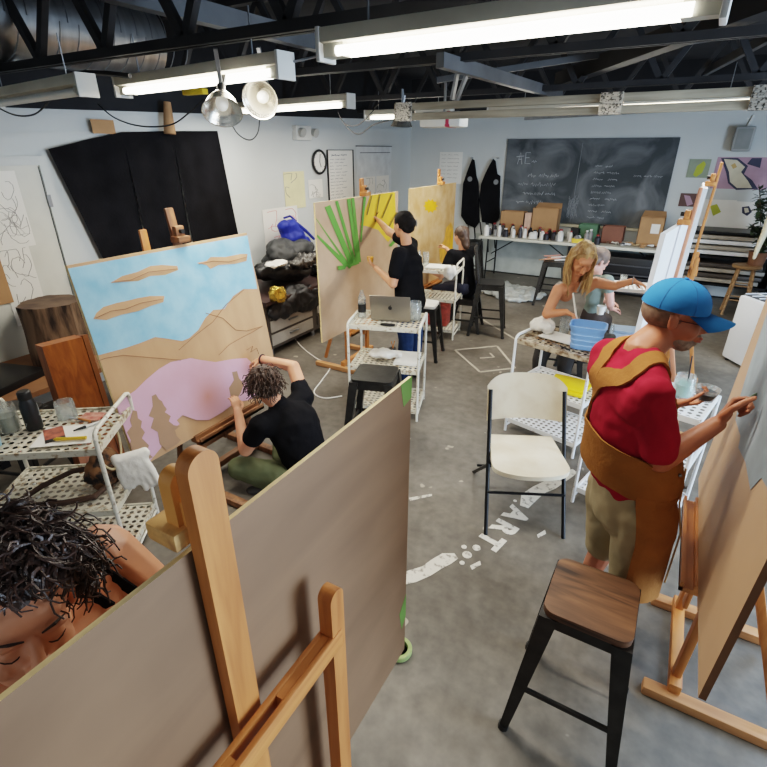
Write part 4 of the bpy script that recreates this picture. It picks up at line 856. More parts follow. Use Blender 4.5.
def boxy(name, label, cat, px0, py0, px1, py1, y, m, dep=.2, flap=True):
    a, b6 = at(px0, py0, y=y), at(px1, py1, y=y); t = thing(name, label, cat, ((a.x + b6.x) / 2, y + dep / 2, zt_)); h = a.z - zt_
    q = MB(); x0, x1 = a.x, b6.x; q.box(x0, x1, y, y + .008, zt_, zt_ + h).box(x0, x1, y + dep, y + dep + .008, zt_, zt_ + h).box(x0, x0 + .008, y, y + dep, zt_, zt_ + h).box(x1 - .008, x1, y, y + dep, zt_, zt_ + h).box(x0, x1, y, y + dep, zt_, zt_ + .008); q.build('carton', m, t, w=1)
    if flap: MB().poly([(x0, y + dep, zt_ + h), (x1, y + dep, zt_ + h), (x1 - .02, y + dep + .1, zt_ + h + .07), (x0 + .02, y + dep + .1, zt_ + h + .07)], (0, .005, 0)).build('flap', m, t, w=1)
    return t
boxy('cardboard_box', 'low brown cardboard box on the back table, left of two', 'box', 501, 211, 523, 225, 9.12, card, .2, False)
boxy('cardboard_box', 'taller open brown cardboard box on the back table, right of two', 'box', 533, 208, 557, 226, 9.12, card, .2)
boxy('small_carton', 'narrow pinkish carton between the two brown boxes', 'carton', 525, 213, 531, 226, 9.14, mat('pinkish_card', S(206, 170, 150), .8), .08, False)
t = boxy('cardboard_box', 'brown box with a white label at the right end of the back table', 'box', 641, 217, 661, 240, 9.0, card, .22)
a = at(652, 224, y=8.995); MB().poly([a, a + V((.12, 0, 0)), a + V((.12, 0, -.14)), a + V((0, 0, -.14))], (0, -.002, 0)).build('paper_label', paper, t, w=1)
boxy('green_bin', 'green plastic bin on the back table', 'bin', 579, 224, 596, 240, 9.0, mat('dull_green_plastic', S(76, 110, 84), .5), .2, False)
boxy('wooden_caddy', 'reddish caddy of odds and ends beside the green bin', 'caddy', 603, 226, 622, 242, 9.0, mat('red_brown_wood', S(120, 76, 60), .6), .2, False)
boxy('black_tub', 'small black tub left of the green bin', 'tub', 571, 228, 578, 240, 8.95, blackp, .12, False)
p = at(578, 240, y=8.85); o = MB().box(-.09, .09, -.05, .05, 0, .07, bev=.015).build('sponge_pack', mat('yellow_pack', S(222, 190, 70), .6), None); o.location = (p.x, 8.83, zt_); tag(o, 'yellow pack on the table edge behind the blonde hair', 'sponge')
R = random.Random(11); x0, x1 = at(606, 245, y=8.9).x, xt1 - .15
for k in range(34):
    x = R.uniform(x0, x1); y = R.uniform(8.78, 9.05); m_ = R.choice((bw, card, bk_, mat('tan_tube', S(190, 160, 120), .5), mat('brown_tube', S(120, 90, 70), .5))); a = R.uniform(0, PI); l = R.uniform(.06, .13)
    q = MB(); q.tube([(-l / 2 * math.cos(a), -l / 2 * math.sin(a), .02), (l / 3 * math.cos(a), l / 3 * math.sin(a), .02), (l / 2 * math.cos(a), l / 2 * math.sin(a), .02)], [.006, .018, .012], 8); o = q.build('paint_tube', m_, None); o.location = (x, y, zt_ + R.uniform(0, .03)); tag(o, 'small paint tube in the jumble on the right half of the back table', 'paint tube', 'jumbled paint tubes')
# black crate things under the table
t = thing('plastic_crate', 'stack of black plastic crates under the right end of the table', 'crate', (-.55, 9.0, 0)); q = MB(); q.box(-1.1, -.2, 8.8, 9.3, 0.02, .3, bev=.02); q.build('lower_crate', blackp, t, w=1); q = MB()
q.box(-1.05, -.25, 8.82, 9.28, .31, .6, bev=.02); q.build('upper_crate', blackp, t, w=1)
q = MB()
for k in range(4): q.box(-1.08, -.22, 8.79, 8.8, .05 + .14 * k, .07 + .14 * k)
q.build('rib', mat('crate_rib', S(70, 70, 74), .5), t, w=1)
lump('plastic_sheeting', 'crumpled clear plastic drop sheet on the floor near the table', 'plastic sheet', (-2.15, 7.9, .06), (.55, .4, .09), mat('milky_plastic', S(176, 180, 178), .3, bump=.6, bscale=14), 9, .06, 12, ds=7)
q = MB(); q.poly([(-2.8, 8.3, .003), (-1.9, 8.6, .003), (-1.7, 8.1, .003), (-2.6, 7.9, .003)], (0, 0, .02)); o = q.build('floor_mat', mat('dark_mat', S(84, 80, 76), .8), None, loc=(-2.3, 8.2, 0)); tag(o, 'flat brown-grey mat on the floor below the paint table', 'mat')
# brushes & rags on the stool before the table
R = random.Random(3)
for k in range(9):
    x = -1.5 + R.uniform(-.12, .12); y = 7.75 + R.uniform(-.12, .1); q = MB(); q.tube([(-.10, -.08, .012 + .004 * k), (.1, .1, .014 + .004 * k)], .008, 6); o = q.build('paint_brush', R.choice((mat('pink_handle', S(206, 140, 120), .5), card, bw)), None); o.location = (x, y, .66); tag(o, 'brush laid on the stool in front of the paint table', 'brush', 'brushes on the far stool')
# ================================================================ things at right rear
t = thing('wooden_stool', 'round-topped pale wooden stool under the potted plant', 'stool', (.93, 8.55, 0)); ws = wood('pale_stool_wood', S(176, 142, 104), S(128, 96, 64), 0, .5)
MB().lathe([(.001, .66), (.17, .66), (.18, .675), (.18, .69), (.17, .70), (.001, .70)], n=28).build('seat', ws, t)
for k in range(4):
    a = PI / 4 + k * PI / 2; c7, s7 = math.cos(a), math.sin(a); MB().tube([(.12 * c7, .12 * s7, .66), (.2 * c7, .2 * s7, 0)], [.02, .017], 10).build('leg', ws, t); a2 = a + PI / 2
    for z, rr in ((.22, .175), (.42, .153)): MB().tube([(rr * c7, rr * s7, z), (rr * math.cos(a2), rr * math.sin(a2), z)], .01, 8).build('rung', ws, t)
t = thing('potted_plant', 'leafy dark green plant in a pot on the wooden stool', 'plant', (1.02, 8.6, .7)); MB().lathe([(.001, 0), (.09, 0), (.12, .18), (.11, .18), (.085, .16), (.001, .16)], n=20).build('pot', mat('terracotta', S(120, 84, 62), .7), t)
lf = mat('dark_leaf', S(52, 66, 44), .6, amt=.35, scale=9); R = random.Random(2); q = MB(); qs = MB()
for k in range(34):
    a = R.uniform(0, 2 * PI); top = V((math.cos(a) * R.uniform(.05, .34) + .06, math.sin(a) * R.uniform(.05, .25), R.uniform(.35, 1.15))); base = V((0, 0, .15)); mid = base.lerp(top, .5) + V((0, 0, .1)); qs.tube([base, mid, top], .005, 5)
    for j in range(30):
        c8 = base.lerp(mid, R.random()) if j < 4 else mid.lerp(top, R.random()); d = V((R.uniform(-1, 1), R.uniform(-1, 1), R.uniform(-.6, .5))).normalized() * R.uniform(.07, .12); sd = d.cross(V((0, 0, 1))).normalized() * .03
        q._new([c8, c8 + d * .5 + sd, c8 + d, c8 + d * .5 - sd], [(0, 1, 2, 3)])
q.build('foliage', lf, t, smooth=0); qs.build('stems', mat('stem_brown', S(80, 64, 44), .7), t)
# mannequin arm on a dark coat-stand
t = thing('mannequin', 'pale mannequin arm and dark torso cut by the right frame edge', 'mannequin', (1.5, 7.9, 0)); q = MB(); q.cap(at(780, 195, y=7.6), at(768, 225, y=7.6), .05, .045).cap(at(768, 225, y=7.6), at(757, 250, y=7.6), .045, .03).cap(at(757, 250, y=7.6), at(754, 258, y=7.6), .03, .022); blob(q, 'arm', mat('mannequin_cream', S(206, 196, 168), .5), t, .012, 3)
q = MB(); q.cap((1.35, 7.75, 1.15), (1.38, 7.75, .6), .2, .17).cap((1.38, 7.75, .6), (1.4, 7.75, .05), .17, .2); blob(q, 'torso', blackc, t, .03, 3)
# flat file / shelves behind plant stool
t = thing('plan_shelf', 'dark rack of stacked canvases and papers against the back wall', 'rack', (.35, 9.15, 0)); q = MB(); q.box(.05, 1.3, 8.85, 9.4, 1.05, 1.08).box(.05, .09, 8.85, 9.4, 0, 1.05).box(1.26, 1.3, 8.85, 9.4, 0, 1.05).box(.05, 1.3, 8.85, 9.4, .3, .33).box(.05, 1.3, 8.85, 9.4, .7, .73); q.build('frame', blackm, t, w=1)
for k, (z, m_) in enumerate(((.35, lt), (.42, wd), (.50, lt), (.57, wd), (.75, prim), (.82, lt), (.90, prim), (.97, lt))):
    o = MB().box(-.5, .5, -.22, .24, 0, .05, bev=.004).build('stacked_canvas', m_, None); o.location = (.66 + .02 * (k % 3), 9.1, z); tag(o, ['pale', 'dark', 'pale', 'dark', 'white', 'grey', 'white', 'grey'][k] + ' canvas lying in the rear rack, ' + ['lowest', 'second up', 'third up', 'fourth up', 'fifth up', 'sixth up', 'seventh up', 'topmost'][k] + ' of the pile', 'canvas', 'canvases in the rear rack')
# portable air conditioner
A0 = at(720, 358, z=.0); A1 = at(752, 376, z=0); d = (A1 - A0).normalized(); a = math.atan2(d.y, d.x)
c = A0 + d * .23 + V((-d.y, d.x, 0)) * .17
t = thing('air_conditioner', 'white portable air conditioner standing at the right edge', 'air conditioner', c, a); zt2 = .74
wc = mat('bluish_white_plastic', S(232, 236, 242), .35, amt=.02)
MB().box(-.23, .23, -.17, .17, .03, zt2, bev=.03).build('body', wc, t); MB().box(-.2, .2, -.13, .14, zt2 - .005, zt2 + .012, bev=.004).build('top_grille', mat('dark_grille', S(70, 74, 80), .5), t)
for k in range(5): MB().box(-.2 + k * .1 - .006, -.2 + k * .1 + .006, -.13, .14, zt2 + .01, zt2 + .02).build('louver', wc, t)
MB().box(-.2, .2, .0, .012, zt2 + .01, zt2 + .02).build('louver', wc, t)
for k in (-1, 1):
    for j in (-1, 1): MB().cyl((k * .18, j * .12, 0), (k * .18, j * .12, .04), .025, n=10).build('caster', blackp, t)
for z in (.5, .58): MB().cyl((.12, -.172, z), (.12, -.168, z), .012, n=10).build('button', mat('button_grey', S(180, 186, 196), .4), t)
o = MB().box(-.14, .14, -.14, .14, 0, .32, bev=.01).build('cream_box', mat('cream_carton', S(206, 190, 158), .7), None); o.location = (1.25, 6.9, .0); o.name = 'carton'; tag(o, 'cream carton standing behind the air conditioner', 'box')
# ================================================================ items on carts
def put(o, cartt, x, y, z): o.location = on(cartt, x, y, z); return o
# left cart
def glass(label, cartt, x, y, z, h, r, water=None, m=clear):
    t = thing('glass_jar', label, 'jar', on(cartt, x, y, z)); MB().lathe([(.001, .0), (r, .0), (r, h * .85), (r * .92, h * .9), (r * .92, h), (r * .87, h), (r * .88, .006), (.001, .006)], n=24).build('glass', m, t)
    if water: MB().lathe([(.001, .008), (r * .86, .008), (r * .86, h * .6), (.001, h * .6)], n=20).build('water', water, t)
    return t
cyanp = mat('pale_blue_cup', S(150, 190, 206), .4); grey_w = mat('murky_water', S(120, 118, 98), .2); grn_w = mat('green_water', S(120, 160, 146), .2)
t = thing('cup', 'pale blue plastic cup at the front left edge of the jars cart', 'cup', on(ctl, -.20, -.14, .8)); MB().lathe([(.001, 0), (.036, 0), (.045, .1), (.042, .1), (.034, .005), (.001, .005)], n=24).build('body', cyanp, t); MB().lathe([(.001, .08), (.041, .08)], n=20).build('paint', cyanp, t)
glass('tall glass jar of murky brush water behind the pale blue cup', ctl, -.2, .02, .8, .15, .05, grey_w); glass('squat clear jar right of the black bottle', ctl, .03, .14, .8, .1, .05)
glass('clear jar behind the murky jar at the left frame edge', ctl, -.31, .1, .8, .16, .045)
t = thing('water_bottle', 'black patterned insulated water bottle on the jars cart', 'bottle', on(ctl, -.085, .03, .8)); MB().lathe([(.001, 0), (.038, 0), (.04, .01), (.04, .15), (.03, .175), (.028, .18)], n=24).build('body', mat('black_marble', S(26, 28, 32), .35, scale=16, c2=S(22, 24, 28)), t)
MB().lathe([(.03, .175), (.032, .18), (.032, .215), (.026, .222), (.001, .222)], n=24).build('cap', blackp, t); q = MB(); R = random.Random(4)
for k in range(8):
    a = R.uniform(0, 6); z = R.uniform(.03, .12); pts = []
    for j in range(6): pts.append((.0405 * math.cos(a), .0405 * math.sin(a), z)); a += R.uniform(-.5, .6); z = min(.15, max(.01, z + R.uniform(-.02, .03)))
    q.tube(pts, .0018, 3)
q.build('pattern', mat('silver_vein', S(190, 194, 196), .4), t)
o = MB().box(-.14, .14, -.1, .1, 0, .003).build('paper_sheet', paper, None); o.location = on(ctl, .13, -.08, .807); o.rotation_euler = (0, 0, math.radians(40)); tag(o, 'white paper sheet lying on the jars cart', 'paper')
t = thing('photo_print', 'mountain photo print with orange tones on the white paper', 'photo', on(ctl, .06, -.07, .811), math.radians(66)); MB().box(-.045, .045, -.08, .08, 0, .001).build('print', mat('orange_photo', S(196, 110, 84), .4, scale=22, c2=S(90, 40, 40)), t); MB().box(-.045, .045, -.08, -.045, .001, .002).build('dark_band', blackp, t)
t = thing('photo_print', 'second red photo print at the back of the jars cart', 'photo', on(ctl, .17, .12, .807), math.radians(30)); MB().box(-.06, .06, -.045, .045, 0, .001).build('print', mat('red_photo', S(170, 70, 60), .4, scale=25, c2=S(220, 170, 150)), t)
t = thing('marker', 'yellow pencil-shaped marker on the white paper', 'marker', on(ctl, .17, -.14, .822), math.radians(36)); MB().tube([(-.08, 0, 0), (-.065, 0, 0), (.08, 0, 0)], [.002, .009, .009], 10).build('barrel', mat('marker_yellow', S(224, 182, 50), .4), t)
t = thing('marker', 'white and black marker beyond the yellow one', 'marker', on(ctl, .22, .0, .82), math.radians(76)); MB().tube([(-.03, 0, 0), (.08, 0, 0)], .008, 10).build('barrel', white, t); MB().tube([(-.09, 0, 0), (-.03, 0, 0)], [.004, .009], 10).build('pen_cap', blackp, t)
t = thing('palette_knife', 'small palette knife lying behind the white paper', 'knife', on(ctl, .1, .09, .81), .2); MB().box(-.05, .02, -.006, .006, 0, .003).build('blade', steel, t); MB().tube([(.02, 0, .006), (.1, 0, .006)], .006, 8).build('handle', beech, t)
p = on(ctl, .37, -.02, .62); q = MB(); 
for k in range(6): q.cap((p.x + .015 * k - .03, p.y + .02 * k - .05, p.z + .0), (p.x + .03 * k - .02, p.y + .02 * k - .04, p.z - .20 + .02 * (k % 3)), .028, .018)
q.cap((p.x - .02, p.y - .04, p.z), (p.x + .05, p.y + .07, p.z), .03, .03); o = blob(q, 'rag', rag, None, .01, 1, loc=p, disp=.008, dscale=16); tag(o, 'white rag hanging on the end of the jars cart', 'rag')
t = thing('satchel', 'brown patterned bag with looping strap on the middle shelf of the jars cart', 'bag', on(ctl, .1, 0, .42)); pat = mat('leopard_cloth', S(120, 84, 54), .8, scale=18, c2=S(34, 24, 20), thr=(.42, .56)); A_ = on(ctl, .2, .02, .5)
q = MB(); q.ell(A_, (.1, .1, .09), sub=3); q.ell(A_ + V((-.02, .03, .05)), (.07, .08, .08), sub=2); blob(q, 'pouch', pat, t, .012, 2, disp=.02, dscale=20)
lp = [on(ctl, x, y, z) for x, y, z in ((.24, .06, .52), (.02, .05, .5), (-.12, -.02, .46), (-.2, -.13, .44), (-.14, -.17, .44), (.05, -.16, .44), (.2, -.14, .45), (.24, -.05, .46))]
MB().tube(lp, .016, 8).build('strap', mat('dark_brown_strap', S(66, 46, 34), .7), t, w=1)
cable('beige coiled cord hanging from the end of the jars cart', [on(ctl, .3, y, z) for y, z in ((-.1, .82), (-.16, .7), (-.1, .6), (-.02, .56), (.06, .6), (.08, .72), (.02, .82))], .006, mat('beige_cord', S(200, 180, 140), .6))
# laptop cart
t = thing('laptop', 'open silver laptop with a dark logo seen from its back on the white cart', 'laptop', on(ct1, .03, -.02, .845), math.radians(18)); lm = mat('laptop_aluminium', S(150, 142, 130), .35, .7, amt=.03)
MB().box(-.17, .17, -.03, .2, 0, .012, bev=.004).build('base', lm, t); M = Matrix.Translation((0, -.03, .012)) @ Matrix.Rotation(math.radians(14), 4, 'X')
MB().box(-.17, .17, -.004, .004, 0, .22, M, bev=.003).build('lid', lm, t)
q = MB(); q.ell((0, -.0055, .115), (.017, .002, .019), M, 2).ell((.004, -.0055, .138), (.004, .0015, .006), M, 1); q.build('logo', blackp, t)
o = MB().box(-.06, .06, -.02, .02, 0, .012, bev=.004).build('phone', blackp, None); o.location = on(ct1, .03, -.17, .846); o.rotation_euler = (0, 0, math.radians(15)); tag(o, 'dark phone lying in front of the laptop', 'phone')
t = glass('clear plastic water bottle left of the laptop', ct1, -.23, .0, .846, .17, .034); MB().lathe([(.034, .17), (.014, .215), (.014, .235), (.001, .235)], n=16).build('neck_and_cap', clear, t); MB().lathe([(.035, .05), (.035, .12)], n=20).build('label_band', blackp, t)
glass('large clear glass jar right of the laptop', ct1, .22, .05, .846, .15, .055)
p = on(ct1, 0, -.02, .5); lump('rag', 'crumpled white rag on the laptop cart lower shelf', 'rag', (p.x - .02, p.y - .02, .53), (.15, .11, .05), rag, 7, .02, 21, vox=.01, ds=13)
t = thing('paper_stack', 'white papers at the right of the laptop cart lower shelf', 'paper', on(ct1, .17, .02, .476), .3); MB().box(-.1, .1, -.14, .14, 0, .02).build('sheets', paper, t); MB().box(-.1, .1, -.13, .14, .021, .023, rotz(.08)).build('top_sheet', paper, t)
t = thing('brush_cup', 'small dark cup with brushes on the laptop cart lower shelf', 'cup', on(ct1, .02, .1, .476)); MB().lathe([(.001, 0), (.025, 0), (.03, .07), (.001, .065)], n=14).build('cup', blackp, t); MB().tube([(0, 0, .05), (.02, 0, .14)], .004, 6).tube([(0, .01, .05), (-.015, 0, .13)], .004, 6).build('brush', beech, t)
# cart 3
glass('clear jar of brushes on the cart by the seated painter', ct3, -.18, .08, .846, .16, .04); glass('clear bottle at the left end of the same far cart', ct3, -.24, -.05, .846, .2, .03)
o = MB().box(-.14, .14, -.11, .11, 0, .015).build('paper_stack', paper, None); o.location = on(ct3, 0, 0, .846); o.rotation_euler = (0, 0, .2); tag(o, 'white papers on top of the cart by the seated painter', 'paper')
p = on(ct3, .2, -.2, .8); lump('rag', 'white rag draped over the corner of the far cart', 'rag', (p.x, p.y, .83), (.08, .07, .1), rag, 5, .015, 23, vox=.012, ds=13)
p = on(ct3, 0, 0, .12); t = thing('red_bag', 'red patterned shopping bag on the lower shelf of the far cart', 'bag', (p.x, p.y, .124), math.radians(10)); MB().box(-.17, .17, -.1, .1, 0, .28, bev=.03).build('body', mat('red_pattern', S(168, 70, 56), .6, scale=16, c2=S(110, 44, 40)), t); MB().tube([(-.07, -.1, .27), (-.05, -.1, .34), (.05, -.1, .34), (.07, -.1, .27)], .006, 6).build('handle', mat('red_handle', S(120, 50, 44), .6), t)
# blonde's cart
t = thing('plastic_tub', 'ribbed blue plastic wash tub on the blonde woman\'s cart', 'tub', on(ctb, .16, -.03, .826), math.radians(5)); tb = mat('periwinkle_plastic', S(112, 156, 216), .4, amt=.06)
q = MB(); prof = []
for k, (s, z) in enumerate(((.8, 0), (.84, .03), (.80, .038), (.88, .07), (.84, .078), (.92, .11), (.88, .118), (.97, .15), (1.0, .165), (1.03, .168), (1.03, .175), (.96, .175), (.78, .012))): prof.append([V((p[0] * s, p[1] * s, z)) for p in rrect(.25, .2, .05, 0, 6)])
for a_, b_ in zip(prof, prof[1:]): q._new(a_ + b_, [(k, (k + 1) % 24, 24 + (k + 1) % 24, 24 + k) for k in range(24)])
q._new(prof[-1], [tuple(range(24))]); q._new(prof[0], [tuple(range(24))]); q.build('body', tb, t, smooth=.5); q = MB(); q.poly([(p[0] * .9, p[1] * .9, .12) for p in rrect(.25, .2, .05, 0, 6)]); q.build('water', mat('rinse_water', S(140, 160, 190), .1), t)
p = on(ctb, -.22, .05, .82); lump('rag', 'crumpled white rag at the left end of the blue-tub cart', 'rag', (p.x, p.y, .88), (.11, .13, .075), rag, 7, .028, 25, vox=.01, ds=12)
o = MB().box(-.15, .15, -.1, .1, 0, .003).build('paper_sheet', paper, None); o.location = on(ctb, -.05, .02, .829); o.rotation_euler = (0, 0, -.3); tag(o, 'white paper between rag and blue tub', 'paper')
glass('clear jar behind the white rag on the blue-tub cart', ctb, -.1, .15, .826, .13, .04)
t = thing('palette_knife', 'steel palette knife in front of the blue tub', 'knife', on(ctb, .04, -.17, .83), -.6); MB().box(-.09, .0, -.008, .008, 0, .003).build('blade', steel, t); MB().tube([(0, 0, .006), (.09, 0, .006)], .007, 8).build('handle', blackp, t)
t = thing('folded_cloth', 'bright yellow folded cloth on the middle shelf of the blue-tub cart', 'cloth', on(ctb, .08, -.02, .456), -.15); MB().box(-.15, .15, -.13, .13, 0, .03, bev=.012).build('fold', mat('bright_yellow', S(230, 200, 20), .7, amt=.1), t); MB().box(-.13, .14, -.12, .12, .031, .05, rotz(.1), bev=.008).build('top_fold', MATS['bright_yellow'], t)
p = on(ctb, .28, .08, .82); lump('rag', 'dark grey cloth bunched right of the blue tub', 'rag', (p.x, p.y, .87), (.07, .13, .05), mat('charcoal_rag', S(58, 58, 60), .9), 6, .02, 27, vox=.01, ds=12)
# man's cart
t = glass('large glass jar of green water with a brush beyond the man', ctm, .12, .05, .846, .13, .055, grn_w); MB().tube([(0.02, 0, .02), (.0, .03, .24)], .004, 6).build('brush', blackp, t)
t = thing('palette_tray', 'white spattered palette tray on the man\'s cart', 'tray', on(ctm, -.08, -.04, .846), -.2); MB().box(-.16, .16, -.11, .11, 0, .012, bev=.005).build('tray', mat('spattered_tray', S(224, 222, 218), .5, scale=30, c2=S(120, 60, 60), thr=(.33, .38)), t)
for k in range(5): MB().ell((-.1 + .05 * k, -.03 + .04 * (k % 2), .014), (.016, .014, .006), sub=2).build('paint_dab', mat(['dab_red', 'dab_blue', 'dab_ochre', 'dab_white', 'dab_green'][k], [S(150, 40, 40), S(60, 90, 150), S(190, 150, 60), S(230, 230, 230), S(70, 110, 80)][k], .4), t)
# rear cart
t = thing('folded_towel', 'pale blue towel on the small white rear cart', 'towel', on(ctr, .02, 0, .306), .2); MB().box(-.14, .14, -.12, .12, 0, .06, bev=.02).build('fold', mat('ice_blue', S(170, 194, 222), .8), t); MB().box(-.12, .13, -.11, .11, .061, .09, bev=.012).build('top_fold', MATS['ice_blue'], t)
glass('clear cup standing on the small rear cart shelf', ctr, -.13, -.1, .3, .16, .035); glass('clear cup on top of the small rear cart', ctr, -.1, 0, .866, .1, .035)
# ================================================================ people
def headM(c, look, up):
    Y = V(look).normalized(); Z = V(up); Z = (Z - Y * Z.dot(Y)).normalized(); X = Y.cross(Z)
    return Matrix(((X.x, Y.x, Z.x, c[0]), (X.y, Y.y, Z.y, c[1]), (X.z, Y.z, Z.z, c[2]), (0, 0, 0, 1)))
def add_head(q, M, s=1.0, fine=True):
    S_ = M @ Matrix.Scale(s, 4); E = lambda c, r, sub=3: q.ell(c, r, S_, sub)
    E((0, -.012, .035), (.076, .094, .084)); E((0, .02, -.025), (.064, .072, .085)); E((0, .05, -.088), (.034, .034, .028)); E((0, .03, -.07), (.052, .05, .04))
    for k in (-1, 1):
        E((k * .037, .055, -.03), (.026, .03, .032), 2); E((k * .079, -.008, -.008), (.009, .018, .031), 2); E((k * .083, -.014, .004), (.006, .014, .02), 2)
        E((k * .031, .0735, .003), (.0165, .0135, .0125), 2); E((k * .03, .08, .022), (.024, .011, .008), 2); E((k * .012, .099, -.031), (.009, .01, .008), 2)
    E((0, .07, .045), (.05, .022, .03), 2)
    q.cap((0, .086, .014), (0, .11, -.024), .0085 * s, .0125 * s, M=S_)
    E((0, .096, -.056), (.023, .011, .0065), 2); E((0, .093, -.068), (.019, .011, .0075), 2)
def face_parts(M, root, s=1.0, brow=None, lips=True, closed=False):
    S_ = M @ Matrix.Scale(s, 4); I = INV[root.name]
    if brow:
        for k in (-1, 1): MB().tube([S_ @ V((k * .012, .0925, .027)), S_ @ V((k * .03, .0925, .034)), S_ @ V((k * .048, .078, .030))], [.0015, .003, .0012], 6).build('eyebrow', brow, root, w=1)
    for k in (-1, 1):
        if closed: MB().tube([S_ @ V((k * .017, .0835, -.003)), S_ @ V((k * .023, .0865, -.0065)), S_ @ V((k * .031, .0875, -.008)), S_ @ V((k * .039, .0835, -.0065)), S_ @ V((k * .046, .077, -.003))], [.0006, .0012, .0015, .0013, .0006], 5).build('lashes', brow or blackp, root, w=1)
        else:
            MB().ell((k * .031, .0775, -.001), (.012, .0115, .006), S_, 2).build('eye', eyew, root, w=1); MB().ell((k * .031, .0875, -.002), (.005, .003, .005), S_, 2).build('iris', mat('dark_iris', S(50, 36, 28), .3), root, w=1)
    if lips: MB().ell((0, .099, -.0565), (.021, .0095, .005), S_, 2).ell((0, .0975, -.067), (.018, .009, .0058), S_, 2).build('lips', lipm, root, w=1)
def hand(q, w, d, n, side, curl=.6, s=1.0, curls=None):
    """w wrist, d finger direction, n palm normal, side = sign of the thumb side (d x n)"""
    w = V(w); d = V(d).normalized(); n = V(n); n = (n - d * n.dot(d)).normalized(); t = d.cross(n) * side
    M = Matrix(((t.x, d.x, n.x, w.x), (t.y, d.y, n.y, w.y), (t.z, d.z, n.z, w.z), (0, 0, 0, 1))) @ Matrix.Scale(s, 4)
    q.ell((0, .03, 0), (.030, .042, .016), M, 2); q.ell((0, .062, 0), (.040, .034, .0135), M, 2); q.ell((.018, .03, .01), (.018, .032, .014), M, 2)
    for i in range(4):
        L = (.072, .08, .074, .058)[i]; p = w + (t * (.030 - .0195 * i) + d * (.088 - .004 * abs(i - 1))) * s; a = 0; r = .0088 * s
        cu = curls[i] if curls else curl
        for j, (f, g) in enumerate(((.45, .75), (.3, 1.0), (.25, .8))):
            a += cu * g; e = p + (d * math.cos(a) + n * math.sin(a) + t * (.04 * (1.5 - i))) * L * f * s; q.cap(p, e, r, r * .9, sub=2); p = e; r *= .9
    p = w + (t * .03 + d * .022 + n * .006) * s
    for j, (L, v) in enumerate(((.042, d * .65 + t * .65 + n * .35), (.033, d * .85 + t * .25 + n * .45), (.026, d * .9 - t * .05 + n * .5))):
        e = p + v.normalized() * L * s; q.cap(p, e, (.0125 - .0015 * j) * s, (.011 - .0015 * j) * s, sub=2); p = e
def limb(q, pts, rs, pad=0.0):
    for a, b, r0, r1 in zip(pts, pts[1:], rs, rs[1:]): q.cap(a, b, r0 + pad, r1 + pad)
def torso(q, pel, chest, neck, LS, RS, g=1.0, pad=0.0, fwd=(1, 0, 0), hip=True, dep=.74):
    pel, chest, neck, LS, RS = map(V, (pel, chest, neck, LS, RS)); w = pel.lerp(chest, .45); fl = (fwd, dep)
    if hip: q.cap(pel, w, .152 * g + pad, .128 * g + pad, fl)
    q.cap(w, chest, .13 * g + pad, .148 * g + pad, fl); up = chest.lerp(neck, .55); q.cap(chest, up, .148 * g + pad, .09 * g + pad, fl)
    for s in (LS, RS):
        q.cap(up, s, .062 * g + pad, .052 * g + pad); q.cap(chest, s, .08 * g + pad, .05 * g + pad, fl)
def tube_neck(q, neck, M, r=.055): q.cap(V(neck), M @ V((0, -.02, -.07)), r * 1.08, r)
def curlhair(root, M, m, n, R, c=(0, -.02, .05), rad=(.09, .11, .1), length=.12, amp=.012, th=.004, down=.5, cover=None, name='hair'):
    q = MB(); I = M.to_3x3(); g = V((0, 0, -1))
    for k in range(n):
        while True:
            d = V((R.gauss(0, 1), R.gauss(0, 1), R.gauss(0, 1))).normalized()
            if cover is None or cover(d): break
        p = M @ V((c[0] + d.x * rad[0], c[1] + d.y * rad[1], c[2] + d.z * rad[2])); o = (I @ d); v = (o * .5 + g * down + V((R.uniform(-.5, .5), R.uniform(-.5, .5), R.uniform(-.5, .3)))).normalized()
        a = v.orthogonal().normalized(); b = v.cross(a); ph = R.uniform(0, 6); L = length * R.uniform(.6, 1.2); pts = []
        for j in range(10):
            f = j / 9; v2 = (v + g * f * .9).normalized(); p = p + v2 * L / 9; pts.append(p + (a * math.cos(ph + f * 9) + b * math.sin(ph + f * 9)) * amp * (.4 + f))
        q.tube(pts, [th * (1 - .5 * j / 9) for j in range(10)], 4)
    return q.build(name, m, root, w=1)
def shoe(root, a, d, m, s=1.0, name='shoe'):
    a = V(a); d = V((d[0], d[1], 0)).normalized(); q = MB(); q.cap(a + V((0, 0, -.0)) - d * .03, a + d * .05 - V((0, 0, .02)), .045 * s, .042 * s); q.cap(a + d * .03 - V((0, 0, .035)), a + d * .16 - V((0, 0, .045)), .043 * s, .034 * s, ((0, 0, 1), .8)); q.cap(a - d * .04 - V((0, 0, .045)), a + d * .02 - V((0, 0, .04)), .04, .04)
    return blob(q, name, m, root, .012, 2)
# ---------------------------------------------------------------- man in blue cap
hc = V((.055, 2.02, 1.608)); HM = headM(hc, (.99, .06, -.13), (.10, .03, 1)); fw = V((.72, .69, 0)).normalized(); lf = V((-fw.y, fw.x, 0))
neck = V((-.025, 1.93, 1.475)); chest = V((-.01, 1.88, 1.26)); pel = V((.045, 1.88, .93)); RS = V((.045, 1.73, 1.41)); LS = V((-.135, 2.0, 1.425))
RE = at(660, 460, z=1.16); RW = at(717, 424, z=1.285); LE = V((-.04, 2.22, 1.12)); LW = V((.14, 2.24, 1.17))
q = MB(); add_head(q, HM, 1.03); tube_neck(q, neck + V((0, 0, .01)), HM, .062); torso(q, pel, chest, neck, LS, RS, 1.04, -.01, fw)
limb(q, [RS, RE, RW], [.056, .046, .03]); q.cap(RE.lerp(RW, .15), RE.lerp(RW, .5), .046, .039); limb(q, [LS, LE, LW], [.054, .042, .028])
tip = at(758, 393, z=1.355); hd = V((.40, .62, .72)).normalized()
